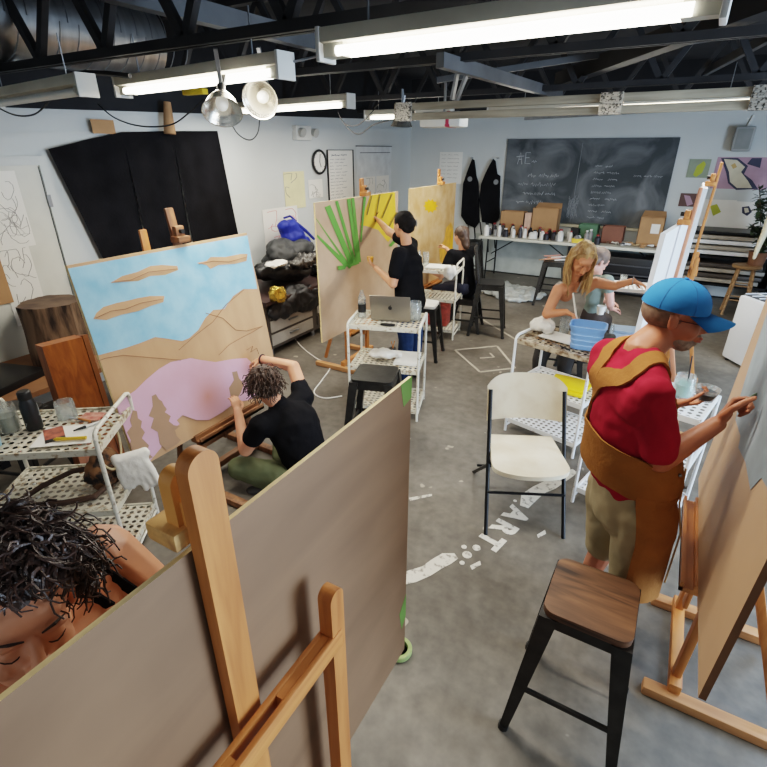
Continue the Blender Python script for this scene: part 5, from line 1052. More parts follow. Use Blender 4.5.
hand(q, RW, hd, V((.75, -.45, -.2)), -1, 1.0, 1.12, [1.2, 1.3, 1.4, 1.45])
hand(q, LW, V((.75, .1, .25)), V((-.1, .2, 1)), 1, .75, 1.0)
RH = pel + V((.07, -.075, -.05)); LH = pel + V((-.06, .08, -.05)); RK = V((.13, 1.86, .50)); LK = V((.01, 2.02, .50)); RA = V((.06, 1.97, .09)); LA = V((-.04, 2.13, .09))
limb(q, [RH, RK, RA], [.088, .056, .038]); limb(q, [LH, LK, LA], [.088, .056, .038]); q.cap(RK.lerp(RA, .2), RK.lerp(RA, .45), .055, .05); q.cap(LK.lerp(LA, .2), LK.lerp(LA, .45), .055, .05)
man = blob(q, 'person', skin_m, None, .0058, 3, loc=(.06, 1.9, 0))
tag(man, 'man in blue cap, red t-shirt and tan canvas apron painting the right-hand board', 'person')
shoe(man, RA, fw, blackp, 1.1); shoe(man, LA, fw, blackp, 1.1)
for a, nm in ((RA, 'sock'), (LA, 'sock')): MB().cyl(a + V((0, 0, -.02)), a + V((0, 0, .08)), .045, .047, 16).build(nm, white, man, w=1)
q = MB(); torso(q, pel + V((0, 0, .09)), chest, neck - V((0, 0, .035)), LS, RS, 1.08, .012, fw); q.cap(chest - V((0, 0, .1)) + fw * .03, pel + V((0, 0, .08)) + fw * .05, .13, .13, (fw, .8)); q.cap(LS.lerp(RS, .15) - V((0, 0, .05)), LS.lerp(RS, .85) - V((0, 0, .05)), .10, .10, (fw, .9)); q.cap(chest, chest - V((0, 0, .2)), .168, .158, (fw, .8))
limb(q, [RS - V((0, 0, .01)), RS.lerp(RE, .80)], [.066, .07]); limb(q, [LS - V((0, 0, .01)), LS.lerp(LE, .8)], [.066, .066]); q.cap(neck - V((0, 0, .06)), neck - V((0, 0, .012)), .095, .078); q.cap(neck - V((0, 0, .02)), RS - V((0, 0, .0)), .082, .066); q.cap(neck - V((0, 0, .02)), LS, .082, .066); q.cap(pel + V((0, 0, .10)), pel + V((0, 0, .085)), .172, .172, (fw, .82))
shirt = blob(q, 'tshirt', redsh, man, .009, 7, disp=.009, dscale=9)
q = MB(); q.cap(pel + V((0, 0, .02)), pel - V((0, 0, .06)), .165, .165, (fw, .8))
for h, k in ((RH, RK), (LH, LK)): q.cap(h, h.lerp(k, .95), .105, .088)
shorts = blob(q, 'shorts', khaki, man, .01, 3, disp=.008, dscale=9)
from mathutils.bvhtree import BVHTree
def bvh(*obs):
    vs = []; fs = []
    for o in obs:
        n = len(vs); off = V(man.location); vs += [v.co + off for v in o.data.vertices]; fs += [tuple(n + i for i in p.vertices) for p in o.data.polygons]
    return BVHTree.FromPolygons(vs, fs)
BT = bvh(shirt); BS = bvh(shirt, shorts)
def axis(z): return pel.lerp(chest, (z - pel.z) / (chest.z - pel.z))
def dirn(a): return fw * math.cos(a) - lf * math.sin(a)      # a > 0 turns to his right side, pi = his back
def around(a, z, lift=.008, T=BS):
    c = axis(z); d = dirn(a); best = None
    h = T.ray_cast(c + d * .42, -d, .42)
    r = (h[0] - c).dot(d) if h[0] else .17
    return c + d * (max(r, .12) + lift)
def shell(fn, nu=30, nv=10, th=.006):
    q = MB(); q.sheet(fn, nu, nv); bmesh.ops.recalc_face_normals(q.bm, faces=q.bm.faces); bmesh.ops.solidify(q.bm, geom=q.bm.faces[:], thickness=th); return q
shell(lambda u, v: around((u * 2 - 1) * (1.15 - .45 * v), 1.0 + .36 * v, .014)).build('apron_bib', canvas_b, man, w=1)
def wrapz(a): t = min(1, max(0, (a - 1.2) / 2.4)); return 1.05 + .06 * t, .16 + .03 * t
def zr(a, v): z, h = wrapz(a); return z + h * (v - .5)
shell(lambda u, v: around(-1.6 + 6.1 * u, zr(-1.6 + 6.1 * u, v), .012), 60, 8).build('apron_waist_wrap', canvas_b, man, w=1)
shell(lambda u, v: around(-1.4 + 3.5 * u, 1.0 - .46 * v, .02 + .015 * v) if v < .35 else around(-1.4 + 3.5 * u, .815, .02) + V((0, 0, 1.0 - .46 * v - .815)) + dirn(-1.4 + 3.5 * u) * .012 * (v + .3 * math.sin(u * 14)), 36, 12).build('apron_skirt', canvas_b, man, w=1)
def strap_on(keys, w0, w1, name='apron_strap', T=BT, lift=.008):
    K = [V(k) for k in keys]; P = []
    for i in range(len(K) - 1):
        a, b, c, d = K[max(i - 1, 0)], K[i], K[i + 1], K[min(i + 2, len(K) - 1)]
        for k in range(6): t = k / 6; P.append(.5 * ((2 * b) + (c - a) * t + (2 * a - 5 * b + 4 * c - d) * t * t + (3 * b - a - 3 * c + d) * t ** 3))
    P.append(K[-1]); S2 = []; N2 = []
    for p in P: l, n, i_, d_ = T.find_nearest(p); S2.append(l + n * lift); N2.append(n)
    n = len(S2); sd2 = []
    for i in range(n): t = (S2[min(i + 1, n - 1)] - S2[max(i - 1, 0)]).normalized(); sd2.append(N2[i].cross(t).normalized())
    vs = []; q = MB(); fs = []
    for i in range(n):
        w = w0 + (w1 - w0) * i / (n - 1); a = []; b = []
        for e in (-.5, 0, .5):
            x = S2[i] + sd2[i] * w * e; l, nn, _, _ = T.find_nearest(x); a.append(l + nn * (lift + .003)); b.append(l + nn * (lift - .006))
        vs += a + b[::-1]
    for i in range(n - 1):
        for k in range(6): fs.append((6 * i + k, 6 * i + (k + 1) % 6, 6 * i + 6 + (k + 1) % 6, 6 * i + 6 + k))
    q._new(vs, fs); return q.build(name, canvas_b, man, w=1)
shR = RS.lerp(neck, .42); shL = LS.lerp(neck, .42)
strap_on([around(.45, 1.30, 0, BT), around(.75, 1.38, 0, BT), shR + V((0, 0, .08)) + fw * .03, shR - fw * .08 + V((0, 0, .06)), around(2.75, 1.44, 0, BT), around(3.5, 1.39, 0, BT), around(4.05, 1.30, 0, BT), around(4.1, 1.14, 0, BT)], .05, .085)
strap_on([around(-.45, 1.30, 0, BT), around(-.75, 1.38, 0, BT), shL + V((0, 0, .08)) + fw * .03, shL - fw * .08 + V((0, 0, .06)), around(3.9, 1.40, 0, BT), around(4.15, 1.28, 0, BT)], .045, .055)
p0 = around(.95, 1.1, .025); MB().tube([p0, around(1.0, .95, .03), around(1.05, .83, .045), around(1.0, .82, .05) - V((0, 0, .25))], .0035, 6).build('apron_cord', mat('tan_cord', S(190, 150, 100), .8), man, w=1)
for a, z in ((1.0, 1.03), (1.25, 1.10), (.7, 1.2)): MB().ell(around(a, z, .022), .007, None, 2).build('rivet', steel, man, w=1)
# cap
cm = HM @ Matrix.Scale(1.04, 4); q = MB(); R0 = (.088, .108, .098)
def dome(u, v):
    a = 2 * PI * u; b = PI / 2 * v; zz = -.0 + R0[2] * math.sin(b); rr = math.cos(b) ** .85 if b < PI / 2 - .01 else 0; return cm @ V((R0[0] * rr * math.sin(a), -.012 + R0[1] * rr * math.cos(a), .028 + zz))
q.sheet(dome, 40, 14); q.build('cap_crown', capb, man, w=1, smooth=1.2)
def brim(u, v):
    a = (u - .5) * 2.3; r = 1.0; x = math.sin(a) * .085; y0 = -.012 + math.cos(a) * .104; L = .085 * math.cos(a * .62) ** .8
    return cm @ V((x * (1 + .05 * v), y0 + L * v, .032 - .012 * v - .030 * (x / .085) ** 2 * (.3 + v)))
b0 = MB(); b0.sheet(brim, 24, 8); bmesh.ops.solidify(b0.bm, geom=b0.bm.faces[:], thickness=.004); b0.build('cap_brim', capb, man, w=1)
MB().ell((0, -.012, .128), (.008, .008, .005), cm, 2).build('cap_button', capb, man, w=1)
q = MB()
for k in range(3):
    a = PI * k / 3; q.tube([dome(a / (2 * PI), v / 12) for v in range(12)], .0013, 4); q.tube([dome(a / (2 * PI) + .5, v / 12) for v in range(12)], .0013, 4)
q.build('cap_seam', mat('deep_blue_seam', S(26, 92, 150), .8), man, w=1)
S_ = HM @ Matrix.Scale(1.03, 4)
q = MB(); q.ell((0, .048, -.088), (.039, .038, .03), S_).ell((0, .03, -.072), (.056, .052, .036), S_); q.ell((0, .088, -.048), (.024, .012, .007), S_, 2); q.ell((0, .08, -.078), (.024, .018, .014), S_, 2)
blob(q, 'beard', hair_g, man, .005, 2, disp=.003, dscale=70)
q = MB(); q.ell((0, -.03, .01), (.0795, .086, .07), S_); blob(q, 'hair', mat('short_grey_hair', S(120, 92, 74), .8, amt=.3, scale=50), man, .006, 2)
q = MB()
for k in (-1, 1): q.tube([S_ @ V((k * .031 + .021 * math.cos(a), .101 - .006 * abs(math.cos(a)), -.004 + .016 * math.sin(a))) for a in (2 * PI * j / 16 for j in range(16))], .0018, 5, True).tube([S_ @ V((k * .052, .094, .0)), S_ @ V((k * .08, .0, .004)), S_ @ V((k * .082, -.02, -.006))], .0018, 5)
q.tube([S_ @ V((-.01, .104, 0)), S_ @ V((.01, .104, 0))], .0018, 5); q.build('glasses', mat('dark_red_frame', S(70, 30, 34), .3), man, w=1); face_parts(HM, man, 1.03, lips=True)
bd = (tip - (RW + hd * .11 + V((.03, -.01, .02)))).normalized(); t = thing('paintbrush', 'thin paintbrush in the right hand of the man in the cap', 'brush', tip)
MB().tube([tip - bd * .2, tip - bd * .02], [.0035, .0048], 8).build('handle', mat('green_handle', S(80, 110, 70), .4), t, w=1); MB().tube([tip - bd * .03, tip], [.005, .0015], 8).build('bristles', blackp, t, w=1)
cp = LW + V((.10, .0, .045)); t = thing('paint_bowl', 'clear bowl of dark grey paint in the man\'s left hand', 'bowl', cp); MB().lathe([(.001, 0), (.03, 0), (.048, .055), (.045, .055), (.028, .005), (.001, .005)], n=28).build('bowl', clear, t); MB().lathe([(.001, .036), (.04, .036), (.03, .008), (.001, .008)], n=24).build('paint', mat('slate_paint', S(74, 82, 92), .25), t)
# ---------------------------------------------------------------- foreground woman
hc = V((-.822, .200, 1.447)); HW = headM(hc, (.94, -.22, -.05), (-.03, .12, .97)); 
neck = V((-.905, .24, 1.31)); chest = V((-.95, .24, 1.06)); pel = V((-.98, .25, .75)); LS = V((-.995, .42, 1.30)); RS = V((-.98, .03, 1.24)); fwd = V((.97, -.1, 0))
q = MB(); add_head(q, HW, 1.0); tube_neck(q, neck, HW, .052); torso(q, pel, chest, neck, LS, RS, .95, 0, fwd)
LE = V((-.93, .56, .99)); LW_ = V((-.74, .50, 1.10)); RE = V((-.9, -.06, .98)); RW_ = V((-.72, .05, 1.12))
limb(q, [LS, LE, LW_], [.076, .048, .028]); limb(q, [RS, RE, RW_], [.062, .044, .028]); q.cap(chest, LS, .09, .06); q.cap(neck - V((.04, 0, .04)), LS, .06, .062)
hand(q, LW_, (.6, -.5, .4), (.6, .3, -.5), 1, .6, .95); hand(q, RW_, (.4, .3, .5), (.8, .1, -.3), -1, .9, .95)
for s in (1, -1): hpt = pel + V((0, s * .09, -.06)); limb(q, [hpt, V((-.95, .25 + s * .11, .42)), V((-1.0, .25 + s * .12, .09))], [.09, .058, .038])
wom = blob(q, 'person', mat('warm_skin', S(204, 144, 114), .48, amt=.1, scale=9, bump=.04), None, .0042, 2, loc=(-.97, .25, 0))
tag(wom, 'curly dark-haired woman in black straps leaning over at the lower left corner', 'person')
for s in (1, -1): shoe(wom, (-1.0, .25 + s * .12, .09), fwd, blackp)
face_parts(HW, wom, 1.0, brow=mat('dark_brow', S(52, 34, 26), .7), closed=True)
q = MB(); torso(q, pel, chest - V((0, 0, .02)), chest + V((0, 0, .08)), chest + V((0, .1, .05)), chest + V((0, -.1, .05)), .95, .008, fwd); blob(q, 'tank_top', blackc, wom, .01, 2)
q = MB(); q.cap(pel, pel - V((0, 0, .05)), .155, .155, (fwd, .8))
for s in (1, -1): q.cap(pel + V((0, s * .09, -.06)), (-.95, .25 + s * .11, .42), .1, .07); q.cap((-.95, .25 + s * .11, .42), (-1.0, .25 + s * .12, .12), .07, .055)
blob(q, 'trousers', denim, wom, .012, 2)
dgc = bpy.context.evaluated_depsgraph_get(); dgc.update()
def snap(root, px, py, lift=.003):
    """skin point of the figure seen at a photo pixel"""
    r = ray(px, py).normalized(); o = V((0, 0, H)); Mi = root.matrix_world.inverted() if False else Matrix.Translation(-V(root.location))
    ok, loc, no, i = root.ray_cast(Mi @ o, r); return (loc + V(root.location) + no * lift) if ok else None
for pts, wd_ in (([(88, 556), (98, 568), (114, 578), (130, 588), (142, 596)], .024), ([(78, 590), (94, 598), (108, 606), (122, 616)], .028)):
    P = [snap(wom, *p) for p in pts]; P = [p for p in P if p]
    if len(P) > 2: MB().ribbon(P, wd_, [V((.5, .6, 0.2))] * len(P), .003).build('strap', blackc, wom, w=1)
P = [snap(wom, *p) for p in ((150, 536), (157, 533), (164, 540), (166, 552), (160, 556), (158, 546))]
if all(P): MB().poly(P, V((.2, -.5, .8)) * .0005).build('tattoo', mat('tattoo_ink', S(70, 60, 62), .6), wom, w=1)
R = random.Random(9)
q = MB(); q.ell((0, -.025, .05), (.085, .10, .09), HW); q.ell((0, -.06, -.01), (.082, .075, .09), HW); blob(q, 'hair_cap', hair_b, wom, .008, 2, disp=.012, dscale=30)
curlhair(wom, HW, hair_b, 1100, R, c=(0, -.035, .045), rad=(.088, .1, .09), length=.05, amp=.010, th=.0042, down=.3, cover=lambda d: d.y < .33 + d.z * .5 and d.z > -.8, name='hair')
curlhair(wom, HW, hair_b, 900, R, c=(0, -.035, .045), rad=(.087, .1, .09), length=.085, amp=.009, th=.0028, down=.4, cover=lambda d: d.y < .36 + d.z * .5 and d.z > -.75)
# ---------------------------------------------------------------- kneeling painter
def Pz(x, y, z): return at(x, y, z=z)
hc = V((-2.13, 2.13, .765)); HK = headM(hc, (-.85, .42, -.25), (-.25, .05, .9)); neck = V((-2.05, 2.16, .635)); chest = V((-1.96, 2.19, .47)); pel = V((-1.84, 2.20, .17)); fwd = V((-.9, .3, -.3)).normalized()
RS = V((-2.01, 2.37, .60)); LS = V((-2.05, 1.98, .56)); REl = V((-2.13, 2.43, .78)); RWr = V((-2.40, 2.41, .79)); LEl = V((-2.16, 1.93, .37)); LWr = V((-2.32, 2.05, .55))
q = MB(); add_head(q, HK, 1.0); tube_neck(q, neck, HK, .055); torso(q, pel, chest, neck, LS, RS, 1.08, 0, fwd, dep=.85); limb(q, [RS, REl, RWr], [.056, .046, .03]); limb(q, [LS, LEl, LWr], [.056, .048, .03])
hand(q, RWr, (-.85, -.1, -.35), (-.4, 0, -.9), 1, .7, .95); hand(q, LWr, (-.5, .35, .6), (-.8, .2, -.4), -1, .5, .95)
LKn = V((-2.27, 1.95, .17)); RKn = V((-2.3, 2.42, .2)); LAn = V((-2.04, 2.02, .07)); RAn = V((-2.12, 2.2, .07))
limb(q, [pel + V((-.02, -.1, -.03)), LKn, LAn], [.09, .06, .04]); limb(q, [pel + V((-.02, .1, -.03)), RKn, RAn], [.09, .06, .04])
kn = blob(q, 'person', skin, None, .006, 2, loc=(-1.95, 2.15, 0)); tag(kn, 'painter in black t-shirt and olive trousers crouching at the pink mural', 'person')
q = MB(); torso(q, pel + V((.0, 0, -.02)), chest, neck - V((0, 0, .02)), LS, RS, 1.18, .014, fwd, dep=.88); limb(q, [RS, RS.lerp(REl, .35)], [.074, .068]); limb(q, [LS, LS.lerp(LEl, .5)], [.076, .07]); q.cap(neck - V((0, 0, .02)), neck, .07, .062)
blob(q, 'tshirt', blackc, kn, .01, 3, disp=.008, dscale=8)
q = MB(); q.cap(pel + V((0, -.06, -.04)), pel + V((0, .06, -.04)), .13, .13); limb(q, [pel + V((-.02, -.1, -.03)), LKn, LAn.lerp(LKn, .25)], [.115, .085, .06]); limb(q, [pel + V((-.02, .1, -.03)), RKn, RAn.lerp(RKn, .25)], [.115, .085, .06]); blob(q, 'trousers', olive, kn, .012, 3, disp=.01, dscale=9)
shoe(kn, LAn, (-.7, -.4, 0), mat('grey_shoe', S(74, 72, 68), .7)); shoe(kn, RAn, (.7, -.8, 0), mat('navy_shoe', S(52, 62, 92), .7))
q = MB(); q.ell((0, -.02, .045), (.09, .105, .09), HK); q.ell((0, -.06, -.01), (.084, .065, .07), HK); blob(q, 'hair_cap', hair_k, kn, .007, 1, disp=.012, dscale=24)
curlhair(kn, HK, hair_k, 260, R, c=(0, -.03, .045), rad=(.088, .1, .088), length=.085, amp=.006, th=.004, down=.6, cover=lambda d: d.y < .5 and d.z > -.6)
face_parts(HK, kn, 1.0); c = RWr + V((.0, 0, .0)); r_, d_, u_2 = frame(RWr - REl)
MB().tube([c + (r_ * math.cos(a) + u_2 * math.sin(a)) * .033 for a in (2 * PI * j / 16 for j in range(16))], .006, 6, True).build('wrist_band', mat('dark_band', S(60, 24, 26), .5), kn, w=1)
# ---------------------------------------------------------------- standing woman
hc = V((-2.18, 4.13, 1.535)); HS = headM(hc, (-.95, .35, -.05), (0, 0, 1)); neck = V((-2.15, 4.14, 1.39)); chest = V((-2.13, 4.14, 1.16)); pel = V((-2.10, 4.14, .86)); fwd = V((-.95, .3, 0)).normalized()
NS = at(399, 254, y=3.99); FS = V((-2.19, 4.33, 1.33)); NE = at(393, 284, y=3.93); NW = at(376, 268, y=4.06); FE = at(389, 232, y=4.42); FW_ = at(379, 221, y=4.6)
q = MB(); add_head(q, HS, .97); tube_neck(q, neck, HS, .05); torso(q, pel, chest, neck, NS, FS, .98, 0, fwd, dep=.85); limb(q, [NS, NE, NW], [.052, .042, .027]); limb(q, [FS, FE, FW_], [.052, .042, .027])
hand(q, NW, (-.8, .2, .4), (.1, .3, .9), -1, .7, .92); hand(q, FW_, (-.7, .5, .3), (-.3, -.5, -.5), 1, .8, .92)
for s in (-1, 1): limb(q, [pel + V((0, s * .09, -.05)), V((-2.08, 4.14 + s * .1, .46)), V((-2.08, 4.14 + s * .1, .08))], [.09, .06, .04])
sw = blob(q, 'person', skin, None, .006, 2, loc=(-2.1, 4.14, 0)); tag(sw, 'woman in black t-shirt and jeans painting the board of green rays', 'person')
q = MB(); torso(q, pel + V((0, 0, -.02)), chest, neck - V((0, 0, .02)), NS, FS, 1.04, .014, fwd, dep=.92); q.cap(pel + V((0, 0, .05)), pel - V((0, 0, .1)), .165, .17, (fwd, .85)); limb(q, [NS, NS.lerp(NE, .62)], [.07, .068]); limb(q, [FS, FS.lerp(FE, .6)], [.068, .06]); blob(q, 'tshirt', blackc, sw, .011, 3, disp=.008, dscale=8)
q = MB()
for s in (-1, 1): limb(q, [pel + V((0, s * .09, -.05)), V((-2.08, 4.14 + s * .1, .46)), V((-2.08, 4.14 + s * .1, .1))], [.11, .08, .07])
blob(q, 'jeans', denim, sw, .012, 3, disp=.006, dscale=10)
for s in (-1, 1): shoe(sw, (-2.08, 4.14 + s * .1, .09), fwd, blackp)
q = MB(); q.ell((0, -.02, .04), (.084, .1, .088), HS); q.ell((0, -.095, .02), (.055, .055, .06), HS); q.ell((0, -.07, -.02), (.07, .05, .05), HS); blob(q, 'hair', mat('black_hair', S(22, 18, 18), .75, amt=.4, scale=20, bump=.3, spec=.2), sw, .008, 2, disp=.004, dscale=30)
MB().tube([HS @ V((.045, -.125, -.01)), HS @ V((.05, -.13, .02)), HS @ V((.06, -.11, .045))], .006, 6).build('hair_clip', steel, sw, w=1); face_parts(HS, sw, .97, brow=blackp)
t = thing('paint_cup', 'small cup of bright orange-yellow paint held by the standing woman', 'cup', NW + V((-.075, .02, .045))); MB().lathe([(.001, 0), (.026, 0), (.032, .05), (.001, .05)], n=18).build('cup', mat('amber_cup', S(236, 168, 60), .4), t)
b0_ = FW_ + V((-.06, .05, .03)); t = thing('paintbrush', 'brush in the raised hand of the standing woman', 'brush', b0_); MB().tube([b0_ + V((.06, -.06, .06)), b0_ + V((-.07, .05, -.05))], .004, 6).build('handle', beech, t, w=1)
# ---------------------------------------------------------------- seated painter in black (far)
hc = at(461, 236, y=5.98); HD = headM(hc, (-.9, .42, -.1), (0, 0, 1)); neck = hc + V((.03, 0, -.15)); chest = neck + V((.03, 0, -.2)); pel = chest + V((.05, .02, -.28)); fwd = V((-.9, .4, 0)).normalized(); sd = V((-fwd.y, fwd.x, 0))
NS = neck + sd * .18 - V((0, 0, .05)); FS = neck - sd * .18 - V((0, 0, .05)); NE = NS + V((-.1, -.05, -.27)); FE = FS + V((-.2, .0, -.15)); NWr = NE + V((-.22, .0, .06)); FWr = FE + V((-.16, .0, .15))
q = MB(); add_head(q, HD, .95); tube_neck(q, neck, HD, .05); torso(q, pel, chest, neck, NS, FS, .95, 0, fwd); limb(q, [NS, NE, NWr], [.05, .04, .026]); limb(q, [FS, FE, FWr], [.05, .04, .026]); hand(q, NWr, (-.8, .2, 0), (0, 0, -1), 1, .6, .9); hand(q, FWr, (-.7, .2, .4), (-.4, 0, -.8), 1, .8, .9)
zk = .45
K1 = V((pel.x - .42, pel.y + .02, zk)); K2 = V((pel.x - .38, pel.y + .26, zk))
limb(q, [pel + sd * .08, K1, V((K1.x, K1.y, .09))], [.085, .056, .036]); limb(q, [pel - sd * .08, K2, V((K2.x, K2.y, .09))], [.085, .056, .036])
sd_ = blob(q, 'person', skin, None, .0075, 2, loc=(pel.x, pel.y, 0)); tag(sd_, 'seated person in black with brown hair facing the yellow sun board', 'person')
q = MB(); torso(q, pel, chest, neck - V((0, 0, .02)), NS, FS, 1.0, .014, fwd); limb(q, [NS, NS.lerp(NE, .7)], [.068, .06]); limb(q, [FS, FS.lerp(FE, .7)], [.068, .06]); blob(q, 'tshirt', blackc, sd_, .012, 3, disp=.008, dscale=8)
q = MB(); limb(q, [pel + sd * .08, K1, V((K1.x, K1.y, .12))], [.1, .075, .06]); limb(q, [pel - sd * .08, K2, V((K2.x, K2.y, .12))], [.1, .075, .06]); q.cap(pel + sd * .06, pel - sd * .06, .12, .12); blob(q, 'trousers', mat('navy_trousers', S(30, 34, 52), .9), sd_, .014, 2)
shoe(sd_, (K1.x, K1.y, .09), fwd, blackp); shoe(sd_, (K2.x, K2.y, .09), fwd, blackp)
q = MB(); q.ell((0, -.02, .04), (.086, .1, .088), HD); q.cap(HD @ V((0, -.06, 0)), HD @ V((0, -.09, -.12)), .07, .045); blob(q, 'hair', hair_k, sd_, .01, 2, disp=.008, dscale=20); face_parts(HD, sd_, .95)
stool('low dark stool hidden under the seated painter in black', (pel.x + .02, pel.y, 0), .2, max(.3, pel.z - .13), w=.3)
# ---------------------------------------------------------------- blonde woman
hc = V((-.60, 4.14, 1.378)); HB = headM(hc, (.35, -.75, -.72), (.2, -.35, .8)); neck = V((-.66, 4.24, 1.215)); chest = V((-.68, 4.30, 1.03)); pel = V((-.72, 4.45, .74)); fwd = V((.1, -.95, -.25)).normalized()
RS = at(558, 290, z=1.15); LS = V((-.50, 4.34, 1.17)); RE = at(547, 314, z=.98); RW_ = at(566, 312, y=3.92); LE = V((-.36, 4.42, 1.14)); LW_ = at(633, 281, y=4.42)
q = MB(); add_head(q, HB, 1.0); tube_neck(q, neck, HB, .048); torso(q, pel, chest, neck, LS, RS, .88, 0, fwd); limb(q, [RS, RE, RW_], [.048, .04, .026]); limb(q, [LS, LE, LW_], [.048, .038, .026])
hand(q, RW_, (.75, -.3, -.1), (.1, -.3, -.9), 1, .9, .92); hand(q, LW_, (.8, .2, -.25), (.3, .1, -.9), 1, .4, .92)
K = [V((-.84, 4.28, .44)), V((-.62, 4.28, .44))]
for s, k in zip((-1, 1), K): limb(q, [pel + V((s * .09, 0, -.05)), k, V((k.x, k.y + .1, .09))], [.088, .056, .036])
bl = blob(q, 'person', skin_t, None, .006, 2, loc=(pel.x, pel.y, 0)); tag(bl, 'blonde woman in grey tank top bending over the cart with a blue tub', 'person')
q = MB(); torso(q, pel, chest - V((0, 0, .02)), chest + V((0, -.02, .09)), chest + V((.08, 0, .07)), chest + V((-.08, 0, .07)), .93, .008, fwd); blob(q, 'tank_top', mat('grey_ribbed_top', S(142, 138, 132), .85, amt=.12, scale=12), bl, .01, 2, disp=.004, dscale=14)
for s, sh in ((1, LS), (-1, RS)): MB().ribbon([chest + V((s * .07, -.10, .08)), neck.lerp(sh, .5) + V((0, -.03, .03)), neck.lerp(sh, .5) + V((0, .05, .02)), chest + V((s * .07, .1, .1))], .02, V((1, 0, 0)), .002).build('strap', MATS['grey_ribbed_top'], bl, w=1)
q = MB(); q.cap(pel, pel - V((0, 0, .05)), .15, .15, (fwd, .85))
for s, k in zip((-1, 1), K): limb(q, [pel + V((s * .09, 0, -.05)), k, V((k.x, k.y + .1, .12))], [.1, .07, .05])
blob(q, 'leggings', mat('charcoal_leggings', S(48, 46, 46), .9), bl, .012, 2)
for k in K: shoe(bl, (k.x, k.y + .1, .09), (0, -1, 0), blackp)
face_parts(HB, bl, .96, brow=mat('fair_brow', S(140, 100, 66), .8), closed=True)
q = MB(); q.ell((0, -.03, .048), (.086, .1, .087), HB); q.cap(HB @ V((0, -.07, 0)), neck + V((0, .07, -.05)), .075, .06); blob(q, 'hair_cap', hair_bl, bl, .008, 1, disp=.008, dscale=26)
q = MB(); R = random.Random(21)
for k in range(230):
    s = R.choice((-1, 1)); a = R.uniform(-.9, .75); st = HB @ V((s * (.02 + .02 * R.random()), .04 - .1 * R.random(), .125)); m1 = HB @ V((s * (.083 + .012 * R.random()), .055 * a - .02, .04)); m2 = HB @ V((s * (.085 + .02 * R.random()), .06 * a - .01, -.06)); e = m2 + V((s * R.uniform(-.0, .05), R.uniform(-.05, .05), -R.uniform(.12, .24))); e2 = m2.lerp(e, .5) + V((R.uniform(-.02, .02), R.uniform(-.02, .02), 0))
    q.tube([st, m1, m2, e2, e], [.005, .006, .006, .005, .002], 4)
q.build('hair', hair_bl, bl, w=1)
b1 = RW_ + V((.07, -.03, -.02)); t = thing('paintbrush', 'white-handled brush dipped towards the blue tub by the blonde woman', 'brush', b1); A_, B_ = at(573, 293, y=3.92), at(577, 322, y=3.88); MB().tube([A_, B_], [.006, .008], 8).build('handle', white, t, w=1); MB().tube([B_, B_ + (B_ - A_).normalized() * .03], [.008, .003], 8).build('bristles', hair_k, t, w=1)
MB().tube([LW_ + V((0, .0, 0)) + (V((0, 1, 0)) * math.cos(a) + V((0, 0, 1)) * math.sin(a)) * .031 for a in (2 * PI * j / 14 for j in range(14))], .004, 5, True).build('bracelet', steel, bl, w=1)
# ---------------------------------------------------------------- person seated behind the blonde woman
hc = V((-.61, 5.2, 1.18)); HQ = headM(hc, (.6, .5, -.5), (.3, .2, .9)); neck = V((-.60, 5.17, 1.08)); chest = V((-.61, 5.16, .92)); pel = V((-.6, 5.2, .66)); fwd = V((.7, .6, 0)).normalized()
LS = V((-.72, 5.28, 1.03)); RS = V((-.48, 5.06, 1.03)); LE = V((-.66, 5.4, .82)); LWr = V((-.48, 5.36, .76)); RE = V((-.42, 5.06, .82)); RWr = V((-.42, 5.2, .74))
q = MB(); add_head(q, HQ, .95); tube_neck(q, neck, HQ, .048); torso(q, pel, chest, neck, LS, RS, .88, 0, fwd); limb(q, [LS, LE, LWr], [.048, .038, .026]); limb(q, [RS, RE, RWr], [.05, .04, .027]); hand(q, RWr, (.5, .6, -.1), (0, 0, -1), -1, .6, .9); hand(q, LWr, (.8, .1, -.1), (0, 0, -1), 1, .6, .9)
for s in (-1, 1): k = V((-.57 + s * .09, 5.62, .5)); limb(q, [pel + V((s * .06, -s * .05, -.02)), k, V((k.x, k.y, .09))], [.085, .055, .036])
bq = blob(q, 'person', mat('pale_pink_skin', S(214, 160, 146), .5), None, .008, 2, loc=(-.58, 5.2, 0)); tag(bq, 'person in grey-green top sitting just behind the blonde woman', 'person')
q = MB(); torso(q, pel, chest, neck - V((0, 0, .03)), LS, RS, .92, .014, fwd); limb(q, [LS, LS.lerp(LE, .3)], [.062, .06]); limb(q, [RS, RS.lerp(RE, .3)], [.062, .06]); blob(q, 'top', mat('grey_green_cotton', S(120, 134, 128), .9, amt=.12, bump=.3), bq, .012, 2, disp=.008, dscale=12)
q = MB(); q.cap(pel, pel - V((0, 0, .02)), .14, .14)
for s in (-1, 1): k = V((-.57 + s * .09, 5.62, .5)); limb(q, [pel + V((s * .06, -s * .05, -.02)), k, V((k.x, k.y, .12))], [.1, .07, .055]); shoe(bq, (k.x, k.y, .09), fwd, blackp)
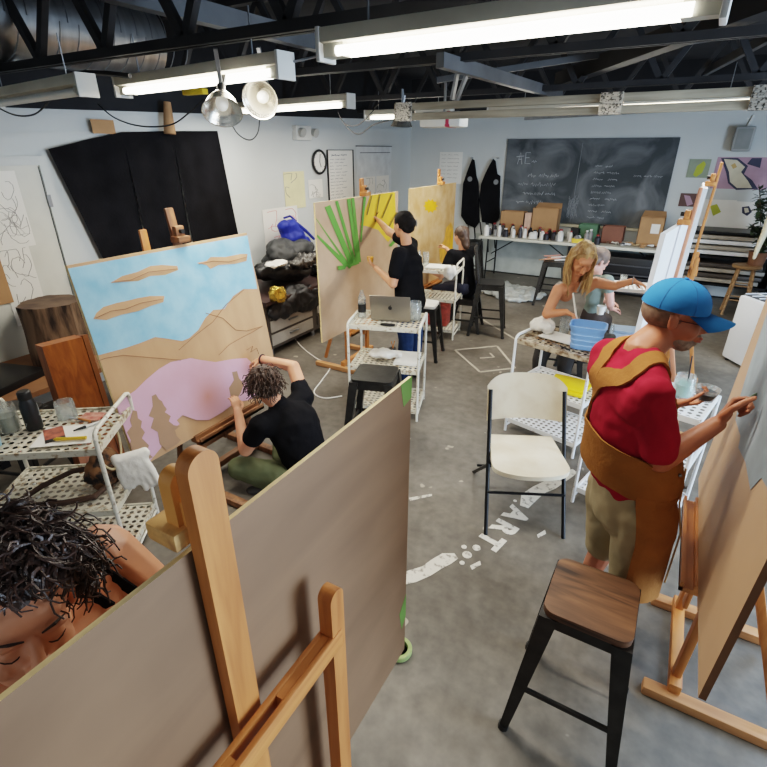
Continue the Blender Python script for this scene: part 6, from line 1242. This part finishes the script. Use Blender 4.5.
blob(q, 'trousers', mat('dark_brown_trousers', S(60, 50, 46), .9), bq, .014, 2)
q = MB(); q.ell((0, -.02, .045), (.085, .1, .086), HQ); q.ell((0, -.06, -.01), (.08, .06, .06), HQ); blob(q, 'hair', mat('ash_hair', S(104, 88, 80), .6, amt=.3, scale=26), bq, .009, 2, disp=.008, dscale=24); face_parts(HQ, bq, .95)
stool('dark stool under the person in the grey-green top', (-.6, 5.2, 0), .5, .53, w=.28)
t = thing('paper_cup', 'white cup held low by the person in the grey-green top', 'cup', at(600, 314, y=5.0)); MB().lathe([(.001, 0), (.03, 0), (.04, .08), (.037, .08), (.028, .005), (.001, .005)], n=18).build('cup', paper, t)
# ================================================================ light
w = bpy.data.worlds.new('world'); bpy.context.scene.world = w; w.use_nodes = True
bg = w.node_tree.nodes['Background']; bg.inputs[0].default_value = (.62, .78, 1, 1); bg.inputs[1].default_value = 1.4
ld = bpy.data.lights.new('door_daylight', 'AREA'); ld.shape = 'RECTANGLE'; ld.size = 5.2; ld.size_y = 2.4; ld.energy = 780; ld.color = (.62, .80, 1)
lo = bpy.data.objects.new('door_daylight', ld); C.objects.link(lo); lo.location = (XR + .3, 2.5, 1.3); lo.rotation_euler = (0, PI / 2, 0)
ld = bpy.data.lights.new('rear_fill', 'AREA'); ld.shape = 'RECTANGLE'; ld.size = 3; ld.size_y = .3; ld.energy = 10; ld.color = (1, .9, .78)  # unseen area lamp behind the camera
lo = bpy.data.objects.new('rear_fill', ld); C.objects.link(lo); lo.location = (-1.0, -1.2, 2.6)
ld = bpy.data.lights.new('added_blue_fill', 'AREA'); ld.shape = 'RECTANGLE'; ld.size = 1.6; ld.size_y = 3.2; ld.energy = 95; ld.color = (.55, .76, 1)  # bluish overhead lamp added to brighten the floor; the ceiling has no opening
lo = bpy.data.objects.new('added_blue_fill', ld); C.objects.link(lo); lo.location = (1.75, 3.6, 2.75)
sc = bpy.context.scene; sc.view_settings.view_transform = 'Filmic'; sc.view_settings.look = 'Medium High Contrast'; sc.view_settings.exposure = .27
